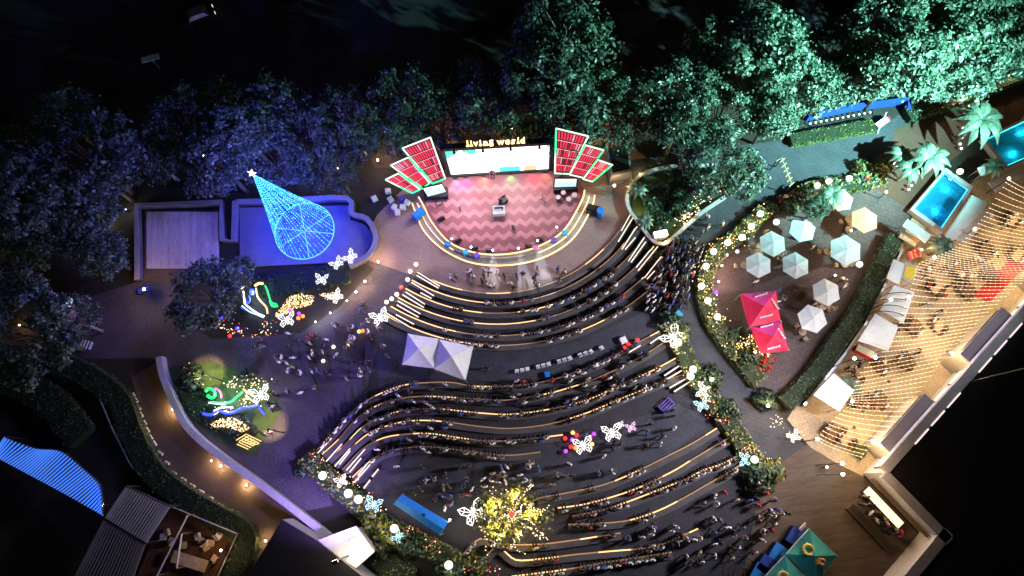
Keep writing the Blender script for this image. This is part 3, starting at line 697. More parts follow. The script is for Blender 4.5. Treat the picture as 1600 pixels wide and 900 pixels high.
SW = [('white', 34), ('black', 30), ('grey', 12), ('navy', 8), ('red', 4), ('beige', 6), ('blue', 4), ('pale pink', 3), ('brown', 5)]
def pick_shirt(): return random.choices([a for a, _ in SW], [c for _, c in SW])[0]
def person(loc, rz, pose, col, label, group, sc=None):
    o = bpy.data.objects.new('person', PM[pose]); COL.objects.link(o); o.location = loc; o.rotation_euler = (0, 0, rz)
    s = sc or random.uniform(1.12, 1.26); o.scale = (s, s, s)
    o.color = (*SHIRT[col], 1); tag(o, label, 'person', group); return o
CROWD = []                                     # (pose, loc, rz, colour) of the distant crowd
STAGE_C = W(785, 330)
def face(p, tgt=None, j=.35):
    d = (tgt or STAGE_C) - p; return math.atan2(d.y, d.x) - math.pi / 2 + random.uniform(-j, j)
fill = {'upper': (.05, .40, .60, .68, .78, .65), 'middle': (.62, .66, .64, .66, .6, .6), 'lower': (.62, .62, .58, .50, .42, .45, .65)}
for sec, k, path in ROWS:
    pts = resample(path, .68); n = 0; f = fill[sec][k]; on = True; L_ = len(pts)
    for i in range(1, L_ - 1):
        if random.random() < .28: on = random.random() < f
        if not on: continue
        u = i / L_
        if sec == 'upper' and (u < .20 or u > .80): continue
        if sec == 'middle' and (u > .93 or (u < .12 and k > 0)): continue
        d = (pts[i + 1] - pts[i - 1]).normalized(); nrm = Vector((-d.y, d.x, 0))
        p = pts[i] + nrm * random.uniform(-.02, .08) + d * random.uniform(-.1, .1); p.z = 0
        pose = random.choice(['sit_lap', 'sit_lap', 'sit_phone', 'sit_back']); col = pick_shirt()
        rz = math.atan2(nrm.y, nrm.x) - math.pi / 2 + random.uniform(-.35, .35)
        if sec != 'lower': CROWD.append((pose, p, rz, col)); continue
        n += 1
        person(p, rz, pose, col, f'seated person in {col} top, {nth(n)} from the left on {nth(k + 1)} {sec} bench row', f'people on the {sec} benches')
def scatter(poly, n, minr=.7):
    P = []; xs = [p[0] for p in poly]; ys = [p[1] for p in poly]; tries = 0
    while len(P) < n and tries < 8000:
        tries += 1; q = (random.uniform(min(xs), max(xs)), random.uniform(min(ys), max(ys)))
        if inside(q, poly):
            w_ = W(*q)
            if all((w_ - e).length > minr for e in P): P.append(w_)
    return sorted(P, key=lambda v: v.x)
def pairs(P, k):                                # friends standing next to some of them
    out = list(P)
    for p in random.sample(P, min(k, len(P))):
        a = random.uniform(0, 6.28); out.append(p + Vector((.55 * math.cos(a), .55 * math.sin(a), 0)))
    return sorted(out, key=lambda v: v.x)
def standers(poly, n, where, group, z=0., stage_bias=.3, k=0):
    P = pairs(scatter(poly, n), k); extra = scatter(poly, int(n * .9), .6)
    for p in extra: CROWD.append((random.choice(['stand', 'walk', 'stand_phone']), p, random.uniform(0, 6.28), pick_shirt()))
    for i, p in enumerate(P):
        col = pick_shirt(); p.z = z
        rz = face(p) if random.random() < stage_bias else random.uniform(0, 6.28)
        person(p, rz, random.choice(['stand', 'stand', 'walk', 'walk', 'stand_phone']), col, f'standing person in {col} top, {nth(i + 1)} from the left {where}', group)
standers([(430, 520), (600, 470), (610, 560), (570, 600), (470, 640), (440, 590), (400, 540)], 24, 'on the dark left plaza', 'people on the left plaza', .01, k=12)
standers([(880, 690), (960, 665), (1050, 640), (1100, 660), (1040, 700), (950, 740), (860, 765)], 9, 'on the lower walkway', 'people on the lower walkway', .02, k=4)
standers([(600, 730), (720, 720), (860, 722), (830, 760), (740, 770), (690, 800), (650, 770)], 20, 'above the blue tent', 'people above the blue tent', .02, k=10)
standers([(900, 835), (1040, 818), (1120, 770), (1190, 750), (1220, 800), (1180, 870), (1090, 890), (1000, 850)], 26, 'behind the lowest benches', 'people behind the lowest benches', .02, k=12)
standers([(700, 425), (790, 425), (870, 418), (890, 435), (790, 458), (720, 445)], 11, 'in front of the stage', 'people in front of the stage', .01, k=5)
standers([(1150, 440), (1165, 400), (1290, 390), (1330, 430), (1250, 530), (1225, 570)], 8, 'among the parasols', 'people among the parasols', .03, k=3)
standers([(1300, 590), (1360, 545), (1440, 420), (1520, 320), (1580, 330), (1480, 490), (1400, 590), (1330, 660)], 20, 'on the terrace under string lights', 'people on the terrace', .035, k=8)
standers([(440, 600), (430, 700), (410, 690), (430, 590)], 4, 'beside the lower light garden', 'people by the light garden', .01)
standers([(1040, 385), (1075, 365), (1110, 330), (1200, 280), (1210, 300), (1120, 375), (1100, 400), (1075, 440), (1055, 440)], 8, 'on the dark garden path', 'people on the garden path', .02)
person(W(783, 322, ZS), RS, 'stand_phone', 'black', 'performer in black top standing behind the keyboard table', 'performers'); person(W(803, 362, ZS), RS + 2.6, 'wave', 'black', 'performer in black top alone on the zigzag stage floor', 'performers')
person(W(770, 268, ZS) + UY * .8, RS + math.pi, 'stand', 'red', 'performer in red top standing before the LED screen', 'performers')
for i, p in enumerate(pairs(scatter([(1040, 390), (1075, 372), (1095, 395), (1075, 440), (1070, 480), (1010, 500), (1000, 470), (1030, 430)], 66, .5), 26)): CROWD.append((random.choice(['stand', 'stand_phone', 'walk']), p, face(p), pick_shirt()))
for i, p in enumerate(scatter([(560, 660), (640, 610), (700, 600), (700, 720), (620, 720), (560, 730)], 22, .6)): CROWD.append((random.choice(['stand', 'walk']), p, face(p), pick_shirt()))
for i, p in enumerate(scatter([(740, 565), (800, 590), (900, 585), (1000, 545), (1040, 600), (900, 640), (800, 640)], 40, .5)): CROWD.append((random.choice(['stand', 'walk', 'sit_lap']), p, face(p), pick_shirt()))
def crowd_object(items, name, label):
    key = {'white': 'white', 'black': 'black', 'grey': 'grey', 'navy': 'blue', 'red': 'red', 'beige': 'beige', 'blue': 'blue', 'pale pink': 'beige', 'brown': 'black'}
    slots = ['skin', 'hair', 'trousers', 'shoe'] + ['shirt_' + c for c in ('white', 'black', 'grey', 'red', 'blue', 'beige')]
    mp = {0: 0, 2: 1, 3: 1, 4: 2, 5: 3}
    cache = {}
    for nm, me in PM.items():
        co = np.empty(len(me.vertices) * 3); me.vertices.foreach_get('co', co); cache[nm] = (co.reshape(-1, 3), [tuple(p.vertices) for p in me.polygons], [p.material_index for p in me.polygons])
    V = []; F = []; M_ = []; o = 0
    for pose, p, rz, col in items:
        co, fs, ms = cache[pose]; c, s = math.cos(rz), math.sin(rz); k = random.uniform(1.1, 1.24)
        q = np.column_stack([co[:, 0] * c - co[:, 1] * s, co[:, 0] * s + co[:, 1] * c, co[:, 2]]) * k + np.array([p.x, p.y, .012])
        V.append(q); F += [tuple(i + o for i in f) for f in fs]; si = slots.index('shirt_' + key[col]); M_ += [si if m == 1 else mp[m] for m in ms]; o += len(co)
    me = bpy.data.meshes.new(name); me.from_pydata(np.concatenate(V).tolist(), [], F)
    for q in slots: me.materials.append(MATS[q])
    me.polygons.foreach_set('material_index', M_); me.polygons.foreach_set('use_smooth', [True] * len(F)); me.update()
    tag(link(name, me), label, 'crowd', kind='stuff')
crowd_object(CROWD, 'crowd', 'dense seated and standing crowd in the upper amphitheatre')

# ================================================================ trees and planting
def crown_points(n_cl, per, rx, rz_, cl_r, seed):
    g = np.random.default_rng(seed); d = g.normal(size=(n_cl, 3)); d[:, 2] = np.abs(d[:, 2]) * .9 - .25; d /= np.linalg.norm(d, axis=1, keepdims=True)
    rad = g.uniform(.45, 1.0, n_cl)[:, None] ** .6; cl = d * rad * np.array([rx, rx, rz_]); cl[:, 0] *= g.uniform(.8, 1.2); 
    k = g.integers(int(per * .5), int(per * 1.5), n_cl); C = []; Nn = []
    for c, m in zip(cl, k):
        o = g.normal(size=(m, 3)) * np.array([1, 1, .6]) * cl_r * g.uniform(.6, 1.2) * .55
        C.append(c + o); Nn.append(o / (np.linalg.norm(o, axis=1, keepdims=True) + .01) * .6 + np.array([0, 0, .75]) + g.normal(size=(m, 3)) * .45)
    return cl, np.concatenate(C), np.concatenate(Nn)
def tree_proto(seed, leafm, h=8.5, rx=4.6, rz_=2.9, n_cl=84, per=84, size=(.125, .25), bark='bark', cl_r=.88, twigs=0):
    t = T('tree', 'tree', 'tree'); g = random.Random(seed)
    cl, C, Nn = crown_points(n_cl, per, rx, rz_, cl_r, seed)
    C[:, 2] += h
    sz = RNG.uniform(*size, len(C)) * RNG.choice([1, 1, 1, 1.5], len(C))
    link('crown', leaf_mesh('crown', C, sz, Nn, leafm), t)
    b = MB(); b.tube([(0, 0, 0), (.1, .05, h * .35), (.0, .1, h * .65)], .32, 8, r1=.2); b.build('trunk', bark, t, local=True, smooth=True)
    b = MB(); lo = Vector((0, .1, h * .6))
    for i in sorted(range(n_cl), key=lambda i: g.random())[:26 + twigs]:
        e = Vector(cl[i]) + Vector((0, 0, h)); m_ = lo.lerp(e, .5) + Vector((g.uniform(-.4, .4), g.uniform(-.4, .4), g.uniform(-.2, .5)))
        b.tube([lo, m_, e], .1, 4, r1=.025)
        for _ in range(2 + (3 if twigs else 0)):
            q = m_.lerp(e, g.uniform(.3, 1)); b.tube([q, q + Vector((g.uniform(-1, 1), g.uniform(-1, 1), g.uniform(.0, .9)))], .03, 3, r1=.012)
    b.build('limbs', bark, t, local=True)
    return t
PROT = [tree_proto(11, ['leaf', 'leaf_pale']), tree_proto(12, ['leaf', 'leaf_pale', 'leaf'], h=9.5, rx=4.2, rz_=3.4), tree_proto(13, ['leaf', 'leaf_pale'], h=7.5, rx=5.0, rz_=2.5, n_cl=85),
        tree_proto(14, ['leaf', 'leaf', 'leaf_pale'], h=9, rx=4.4, rz_=3.2, n_cl=56, per=64, twigs=20, bark='bark_pale')]
PH = [8.5, 9.5, 7.5, 9.0]; PR = [4.6, 4.2, 5.0, 4.4]
used = set()
def tree(px, py, rpx, kind, label, group):
    h = PH[kind]; s = rpx / 13.6 / PR[kind]
    p = W(px, py, h * s); rz = random.uniform(0, 6.28)
    if kind in used: o = clone(PROT[kind], (p.x, p.y, 0), rz, s)
    else: o = PROT[kind]; o.location = (p.x, p.y, 0); o.rotation_euler = (0, 0, rz); o.scale = (s, s, s); used.add(kind)
    tag(o, label, 'tree', group); return o
RIGHT = [(1570, 35, 66, 0), (1510, 80, 66, 2), (1450, 45, 62, 0), (1412, 98, 54, 1), (1375, 40, 56, 3), (1585, 82, 42, 1), (1345, 118, 48, 0), (1300, 85, 50, 2), (1286, 140, 36, 1), (1232, 128, 54, 0), (1195, 75, 58, 1), (1160, 120, 54, 2), (1130, 65, 50, 0), (1205, 180, 38, 1), (1125, 178, 48, 0), (1065, 140, 48, 3), (1060, 195, 42, 1), (1000, 160, 46, 3), (1470, 118, 40, 0), (1540, 10, 55, 1)]
MIDT = [(880, 60, 66, 3), (850, 110, 58, 1), (930, 150, 48, 0), (885, 170, 55, 0), (960, 195, 40, 3), (820, 180, 45, 3), (765, 165, 48, 3), (740, 135, 40, 1), (640, 155, 52, 3), (690, 200, 34, 3), (600, 195, 46, 3)]
LEFTT = [(545, 190, 52, 3), (480, 215, 50, 0), (425, 175, 50, 3), (380, 205, 50, 1), (335, 168, 42, 3), (285, 200, 54, 0), (235, 245, 40, 3), (335, 250, 50, 1), (430, 250, 46, 0), (520, 260, 40, 3), (160, 280, 44, 0), (95, 185, 46, 1), (45, 225, 56, 2), (130, 245, 66, 0), (30, 300, 60, 1), (85, 330, 64, 2), (128, 345, 48, 0), (20, 415, 50, 2), (160, 398, 34, 1), (45, 520, 62, 0), (110, 500, 36, 3)]
DARK = [(1190, 20, 34, 3)]
for lst, lab, grp in ((RIGHT, 'teal lit leafy tree in the right tree belt', 'trees right of the stage'), (MIDT, 'dim grey green tree behind the LED screen', 'trees behind the stage'), (LEFTT, 'dark bluish tree in the left grove', 'trees left of the stage'), (DARK, 'dim small tree beyond the top of the tree belt', 'unlit trees at the far edge')):
    for k, (x, y, r, kd) in enumerate(sorted(lst, key=lambda q: -q[0])): tree(x, y, r, kd, f'{lab}, {nth(k + 1)} from the right', grp)
tree(318, 462, 46, 0, 'round dark tree beside the lit wooden deck', None); tree(372, 428, 24, 1, 'small dark tree at the front edge of the deck', None)
tree(1118, 262, 44, 3, 'pale twiggy tree over the oval planting bed', None); tree(1160, 272, 34, 0, 'grey green tree at the tip of the oval bed', None)
tree(1275, 325, 18, 1, 'small grey leaved tree between the first parasols', None)

# palms
def palm_proto(nf=11, ln=2.3, h=4.2):
    t = T('palm_tree', 'palm', 'palm tree'); b = MB(); b.tube([(0, 0, 0), (.1, 0, h * .5), (0, 0, h)], .17, 7, r1=.11); b.build('trunk', 'bark_pale', t, local=True, smooth=True)
    for i in range(nf):
        a = 2 * math.pi * i / nf + random.uniform(-.15, .15); d = Vector((math.cos(a), math.sin(a), 0)); s = Vector((-d.y, d.x, 0)); b = MB(); n = 7; L_ = ln * random.uniform(.85, 1.1); up = random.uniform(.25, .7)
        sp = [Vector((0, 0, h)) + d * (L_ * k / n) + Vector((0, 0, up * math.sin(math.pi * .8 * k / n) * 1.2 - (k / n) ** 2 * 1.0)) for k in range(n + 1)]
        vs = []
        for k, p in enumerate(sp):
            w_ = .42 * math.sin(math.pi * min(.97, (k + .7) / (n + .7))); vs += [p - s * w_ + Vector((0, 0, -.12)), p, p + s * w_ + Vector((0, 0, -.12))]
        fs = []
        for k in range(n): a_ = 3 * k; fs += [(a_, a_ + 1, a_ + 4, a_ + 3), (a_ + 1, a_ + 2, a_ + 5, a_ + 4)]
        b.add(vs, fs); b.build('frond', 'leaf_pale', t, local=True)
    return t
pp = palm_proto()
PALMS = [(1535, 186, 1.25, 'large fan palm beside the second pool'), (1455, 246, 1.0, 'palm at the upper corner of the blue pool'), (1425, 262, .8, 'small palm left of the blue pool corner'), (1410, 242, .7, 'palm beside the globe lamp above the pool'), (1300, 305, .75, 'small palm above the two beige parasols'), (1475, 385, .7, 'palm below the blue pool among white roofs'), (995, 295, .55, 'yellow green palm at the tip of the oval bed'), (1008, 345, .5, 'small palm in the lower tip of oval bed'), (1330, 605, .6, 'thin palm overhanging the square white canopy'), (1555, 260, .6, 'small palm at the lower edge of second pool'), (478, 260, .8, 'pale palm behind the round blue basin')]
for k, (x, y, s, lab) in enumerate(PALMS):
    p = W(x, y, 4.2 * s)
    o = pp if k == 0 else clone(pp, rz=k * 1.3)
    o.location = (p.x, p.y, .02); o.scale = (s, s, s); o['label'] = lab

# hedges and shrub beds
def hedge(name, label, pts, w_, h, leafm=('leaf_dark',), dens=26, sz=(.07, .14), n=6, cat='hedge', z0=.02):
    path = resample(smooth(WL(pts), n), .8); c = path[len(path) // 2]
    t = T(name, label, cat, (c.x, c.y, z0)); off = Vector((c.x, c.y, z0))
    b = MB(); b.ribbon(path, w_ * .88, z0, h * .92); b.build('dark_core', 'hedge_core', t)  # dark core added behind the leaves so no ground shows through
    P = []; Nn = []
    for a, d in zip(path, path[1:]):
        e = d - a; l = e.length; s = Vector((-e.y, e.x, 0)).normalized()
        for _ in range(int(l * (w_ + 2 * h) * dens)):
            q = a + e * random.random(); u = random.uniform(-(w_ / 2 + h), w_ / 2 + h); lump = .12 * math.sin(q.x * 2.1) + .1 * math.sin(q.y * 2.7 + 1)
            if abs(u) < w_ / 2: P.append(tuple(q + s * u + Vector((0, 0, h + lump * .6 + random.uniform(-.05, .08))) - off)); Nn.append((random.gauss(0, .45), random.gauss(0, .45), 1))
            else:
                sg = 1 if u > 0 else -1; P.append(tuple(q + s * sg * (w_ / 2 + random.uniform(-.03, .1)) + Vector((0, 0, h - (abs(u) - w_ / 2))) - off)); Nn.append((s.x * sg + random.gauss(0, .4), s.y * sg + random.gauss(0, .4), .5))
    P = np.array(P); P[:, 2] = np.maximum(P[:, 2], .03); Nn = np.array(Nn)
    link('foliage', leaf_mesh('foliage', P, RNG.uniform(*sz, len(P)), Nn, list(leafm)), t)
    return t
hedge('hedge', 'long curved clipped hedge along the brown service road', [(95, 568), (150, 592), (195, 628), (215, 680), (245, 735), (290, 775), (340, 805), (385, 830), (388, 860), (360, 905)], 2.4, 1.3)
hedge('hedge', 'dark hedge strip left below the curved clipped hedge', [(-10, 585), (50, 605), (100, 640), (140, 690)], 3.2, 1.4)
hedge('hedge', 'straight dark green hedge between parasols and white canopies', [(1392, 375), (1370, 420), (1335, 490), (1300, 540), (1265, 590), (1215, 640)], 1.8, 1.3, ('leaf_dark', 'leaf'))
hedge('hedge', 'bright green hedge strip along the upper path', [(1232, 222), (1300, 210), (1366, 198)], 1.5, .8, ('leaf', 'leaf_yellow'))
hedge('hedge', 'long green hedge below the teal trees on the right', [(1412, 184), (1500, 155), (1620, 108)], 1.8, 1.0, ('leaf', 'leaf_pale'))
hedge('hedge', 'low shrub bed over the oval planting island', [(1005, 325), (1030, 318), (1060, 305), (1100, 290)], 3.6, .8, ('leaf_dark', 'leaf'), sz=(.12, .28), dens=16, cat='shrub bed')
hedge('shrub_bed', 'fairy lit border of shrubs curving beside the parasols', [(1192, 332), (1150, 372), (1112, 405), (1098, 450), (1110, 500), (1140, 545), (1185, 600)], 1.7, .9, ('leaf', 'leaf_yellow'), sz=(.1, .2), dens=20, cat='shrub bed')
hedge('shrub_bed', 'shrub border right of the middle benches with globe lamps', [(1042, 500), (1062, 540), (1085, 590), (1120, 640), (1150, 680), (1185, 735)], 1.9, .9, ('leaf', 'leaf_yellow'), sz=(.1, .22), dens=18, cat='shrub bed')
hedge('shrub_bed', 'shrub border with globe lamps below the left stair', [(480, 712), (520, 752), (560, 785), (600, 820), (650, 845), (700, 870), (760, 905)], 1.9, .9, ('leaf', 'leaf_yellow'), sz=(.1, .22), dens=18, cat='shrub bed')
hedge('shrub_bed', 'green bed left of the oval island behind round wall', [(945, 262), (985, 275)], .5, .5, dens=20, cat='shrub bed')
hedge('shrub_bed', 'planting bed below the round blue basin', [(400, 450), (450, 445), (500, 438), (555, 425)], 2.2, .5, ('leaf_dark',), dens=14, sz=(.12, .24), cat='shrub bed')
hedge('shrub_bed', 'low planting around the lower light garden', [(290, 590), (320, 640), (370, 665), (400, 690)], 2.4, .4, ('leaf_dark', 'leaf'), dens=14, sz=(.12, .22), cat='shrub bed')
hedge('shrub_bed', 'green bush strip at the edge of the lower lawn', [(590, 868), (630, 895), (650, 915)], 2.2, .6, ('leaf', 'leaf_yellow'), dens=20, cat='shrub bed')
hedge('shrub_bed', 'mixed flowering bed above the beige parasols', [(1225, 330), (1265, 300), (1330, 290), (1385, 275)], 2.0, .9, ('leaf', 'leaf_yellow', 'leaf', 'leaf_pale'), sz=(.12, .26), dens=18, cat='shrub bed')
# loose shrubs
def shrub_proto(seed, lm):
    t = T('shrub', 'shrub', 'shrub'); g = np.random.default_rng(seed); d = g.normal(size=(520, 3)); d[:, 2] = np.abs(d[:, 2]); d /= np.linalg.norm(d, axis=1, keepdims=True)
    C = d * (g.uniform(.5, 1.05, 520)[:, None] ** .7) * np.array([1, 1, .85]) + np.array([0, 0, .25]); C *= 1 + .18 * np.sin(C[:, :1] * 5 + C[:, 1:2] * 4)
    link('foliage', leaf_mesh('foliage', C, RNG.uniform(.1, .24, 520), d + g.normal(size=(520, 3)) * .5, lm), t)
    b = MB(); b.tube([(0, 0, 0), (.05, 0, .5)], .06, 5); b.build('stem', 'bark', t, local=True); return t
SHP = [shrub_proto(3, ['leaf', 'leaf_yellow']), shrub_proto(4, ['leaf_dark', 'leaf']), shrub_proto(5, ['leaf', 'flower_red'])]
SHR = [(1205, 325, 1, .9, 'beside the globe lamps above the parasols'), (1225, 312, 2, .8, 'red flowering next to the small grey tree'), (1240, 305, 2, .7, 'red flowering at the head of the parasols'), (1355, 283, 2, .9, 'with red flowers above the second beige parasol'), (1345, 262, 0, 1.0, 'beside the globe lamp at the top of the court'), (1375, 262, 0, 1.1, 'next to the pool path'), (1045, 500, 1, 1.3, 'at the upper end of the bench border'), (1062, 520, 0, 1.2, 'under the white butterfly lamp'), (1110, 590, 1, 1.4, 'right of the third lit tread'), (1135, 640, 1, 1.3, 'halfway down the right border'), (1185, 745, 1, 1.7, 'at the foot of the right border'), (1205, 735, 0, 1.3, 'beside the lowest right globe'), (585, 820, 0, 1.4, 'at the corner of the blue tent'), (600, 850, 0, 1.3, 'below the bright roof lamp'), (640, 850, 1, 1.4, 'below the long blue tent'), (700, 895, 1, 1.5, 'beside the lowest left globe'), (745, 885, 0, 1.3, 'under the lowest lit bench end'), (1185, 540, 0, 1.3, 'gold lit at the red tent corner'), (1165, 560, 1, 1.2, 'by the red lantern'), (1195, 565, 2, 1.0, 'red flowering below the red tent'), (1150, 525, 1, 1.1, 'left of the red tent'), (385, 560 + 30, 1, .9, 'in the middle of the lower light garden'), (300, 590, 1, 1.3, 'at the left tip of the lower light garden'), (1195, 625, 1, 1.2, 'by the warm path lamp'), (1255, 595 + 8, 1, .8, 'at the lower end of the straight hedge'), (1345, 700 + 5, 0, .8, 'beside the terrace corner'), (470, 735, 1, .8, 'at the upper tip of left border'), (1395, 395, 0, .8, 'below the grey canopy block'), (1030, 345, 1, 1.2, 'in the middle of the oval island'), (1060, 325, 1, 1.3, 'in the upper oval island')]
for k, (x, y, pi, s, lab) in enumerate(SHR):
    p = W(x, y, .5); o = clone(SHP[pi], (p.x, p.y, .03), k * .7, s, f'leafy shrub {lab}', 'loose shrubs')
for q in SHP:
    for c in list(q.children): bpy.data.objects.remove(c)
    bpy.data.objects.remove(q)

# ================================================================ wooden deck, basin and cone of lights
def wall_run(name, label, pts, w_, h, m, cap=None, n=0, z0=.02):
    P = WL(pts, 0); P = smooth(P, n) if n else P; c = P[len(P) // 2]
    t = T(name, label, 'wall', (c.x, c.y, z0)); b = MB(); b.ribbon(P, w_, z0, h); b.build('body', m, t)
    b = MB(); b.ribbon(P, w_ + .08, h, h + .06); b.build('coping', cap or m, t); return t
dk = T('deck', 'pale timber deck with long boards left of the blue basin', 'deck', (*W(285, 380).xy, .02))
for k in range(13):
    xa, xb = 229 + 112 * k / 13, 229 + 112 * (k + .95) / 13
    b = MB(); b.prism([W(xa, 331, .2), W(xb, 331, .2), W(xb, 419, .2), W(xa, 419, .2)], .06, .2 + .006 * (k % 3)); b.build('plank', 'deck_wood', dk)
b = MB(); b.prism(WL([(226, 329), (343, 329), (343, 421), (226, 421)], .06), .02, .058); b.build('frame', 'deck_dark', dk)
wall_run('deck_wall', 'dark low wall around the timber deck', [(221, 440), (219, 325), (350, 320), (352, 378), (370, 380), (372, 318)], .55, .8, 'deck_dark', 'wall_low')
bs = T('basin_floor', 'round ended blue lit paved terrace under the cone of lights', 'terrace', (*W(470, 370).xy, .02))
b = MB(); P = WL([(376, 326), (546, 322), (548, 345)], 0) + smooth(WL([(552, 346), (572, 354), (582, 375), (572, 396), (548, 410)], 0), 5) + WL([(376, 418)], 0)
b.prism(P, .02, .24); b.build('paving', 'basin_paving', bs)
wall_run('basin_wall', 'low curved dark wall around the blue terrace', [(374, 320), (460, 317), (545, 314), (552, 338), (576, 346), (590, 375), (578, 402), (548, 418)], .5, .85, 'deck_dark', 'wall_low', 3)
b = MB(); b.prism(WL([(226, 422), (343, 421), (376, 419), (400, 436), (226, 440)], 0), .02, .14); o = b.build('deck_step', 'wood_floor'); tag(o, 'warm brown step below the timber deck', 'step')

bc = W(476, 361, .25); CR = 3.25; apex = None
best = 1e9
for i in range(60, 200):                                 # height of the mast read from the photograph's apex
    z = i * .1; v = RC.transposed() @ (Vector((bc.x, bc.y, z)) - CP); px, py = 800 - FP * v.x / v.z, 450 + FP * v.y / v.z
    d = math.hypot(px - 389, py - 282)
    if d < best: best = d; CH = z
ct = T('light_cone_tree', 'tall cone of blue and cyan light strings with white star on top', 'light tree', (bc.x, bc.y, .25))
b = MB(); b.tube([(bc.x, bc.y, .25), (bc.x, bc.y, CH)], .09, 6); b.build('mast', 'dark_metal', ct)
NSTR = 44
for k in range(NSTR):
    a = 2 * math.pi * k / NSTR; d = Vector((math.cos(a), math.sin(a), 0)); P = []
    for i in range(9):
        t_ = i / 8; r = CR * (1 - t_) ** 1.0 + .07; P.append(Vector((bc.x, bc.y, .3 + (CH - .3) * t_ - .5 * math.sin(math.pi * t_) * .6)) + d * r)
    b = MB(); b.tube(P, .027, 3); ls = b.build('light_string', ('cone_cyan', 'cone_blue', 'cone_blue', 'cone_cyan')[k % 4], ct)
    b = MB(); [b.octa(q + Vector((0, 0, random.uniform(-.05, .05))), random.uniform(.03, .06)) for q in resample(P, .34) if random.random() < .8]; b.build('bulbs', 'cone_bulb', ls, kind='stuff')
b = MB(); b.tube([Vector((bc.x + (CR + .08) * math.cos(2 * math.pi * k / 40), bc.y + (CR + .08) * math.sin(2 * math.pi * k / 40), .32)) for k in range(40)], .055, 4, closed=True); b.build('base_ring', 'cone_pale', ct)
for a in (.5, 1.7, 2.9):
    d = Vector((math.cos(a), math.sin(a), 0)); b = MB(); b.tube([Vector((bc.x, bc.y, .33)) - d * CR, Vector((bc.x, bc.y, .33)) + d * CR], .04, 4); b.build('base_bar', 'cone_pale', ct)
b = MB(); sp = []
for k in range(10):
    a = math.pi * k / 5; r = .42 if k % 2 == 0 else .18; sp.append((bc.x + r * math.cos(a), bc.y + r * math.sin(a) * .6, CH + .55 + r * math.sin(a) * .8))
b.add(sp + [(bc.x + .12, bc.y - .2, CH + .6), (bc.x - .12, bc.y + .2, CH + .5)], [(i, (i + 1) % 10, 10) for i in range(10)] + [((i + 1) % 10, i, 11) for i in range(10)]); b.build('star', 'star_white', ct)
for zf, pw in ((.06, 4200), (.25, 2800), (.6, 1300)):
    add_light('POINT', (bc.x, bc.y, .25 + CH * zf), pw, (.006, .012, 1), ct, .5)
add_light('POINT', (bc.x, bc.y, CH + .9), 9500, (.16, .13, 1), ct, .3)  # unseen violet lamp added above the star to tint nearby tree tops

# ================================================================ tents and parasols
def tent(name, label, quads, h_eave, h_top, mats, legs=True, valance=.3, cat='tent', vm=None, group=None):
    allp = [p for q in quads for p in q]; c = sum((W(*p, h_eave) for p in allp), Vector()) / len(allp)
    t = T(name, label, cat, (c.x, c.y, .02), 0, group)
    for qi, q in enumerate(quads):
        P = [W(*p, h_eave) for p in q]; ap = sum(P, Vector()) / 4; ap.z = h_top; P = P if (P[1] - P[0]).cross(P[2] - P[0]).z > 0 else P[::-1]
        ms = mats[qi] if isinstance(mats, list) else [mats] * 4
        for k in range(4):
            a, d = P[k], P[(k + 1) % 4]; b = MB(); n = 5; vs = []                # slightly sagging roof panel
            for i in range(n + 1):
                v = i / n; e0, e1 = a.lerp(ap, v), d.lerp(ap, v)
                for j in range(n + 1):
                    u = j / n; p = e0.lerp(e1, u); p.z -= .16 * math.sin(math.pi * u) * (1 - v) + .10 * math.sin(math.pi * v); vs.append(p)
            fs = [(i * (n + 1) + j, i * (n + 1) + j + 1, (i + 1) * (n + 1) + j + 1, (i + 1) * (n + 1) + j) for i in range(n) for j in range(n)]
            b.add(vs, fs); b.build('roof_panel', ms[k], t, smooth=True)
            b = MB(); m_ = a.lerp(d, .5); b.add([a, m_ + Vector((0, 0, -.16)), d, d + Vector((0, 0, -valance)), m_ + Vector((0, 0, -valance - .1)), a + Vector((0, 0, -valance))], [(0, 1, 4, 5), (1, 2, 3, 4)]); b.build('valance', vm or ms[k], t)
            if legs: b = MB(); b.tube([(a.x, a.y, .02), (a.x, a.y, h_eave)], .05, 5); b.build('pole', 'steel', t)
    return t
tent('marquee', 'pair of joined white pyramid marquees beside the middle benches', [[(637, 521), (685, 529), (678, 575), (628, 569)], [(686, 530), (739, 541), (727, 594), (678, 576)]], 2.6, 3.7, 'canvas')
for k, (px, py, a) in enumerate(((734, 548, .1),)):
    p = W(px, py, 2.75); t = T('banner', 'small white and red banner at the white marquee corner', 'banner', tuple(W(px, py, 0)), a)
    b = MB(); b.box((0, 0, 1.3), (.06, .06, 2.6)); b.build('pole', 'steel', t, local=True)
    b = MB(); b.box((.22, 0, 2.2), (.42, .03, 1.0)); b.build('flag', 'canvas_red', t, local=True)
rt = tent('marquee', 'pair of red and pink printed marquees beside the parasols', [[(1158, 459), (1213, 454), (1220, 501), (1172, 511)], [(1174, 512), (1221, 502), (1233, 547), (1190, 552)]], 2.6, 3.4, [['canvas_red', 'canvas_red', 'canvas_pink', 'canvas_red'], ['canvas_red', 'canvas_red', 'canvas_pink', 'canvas_red']])
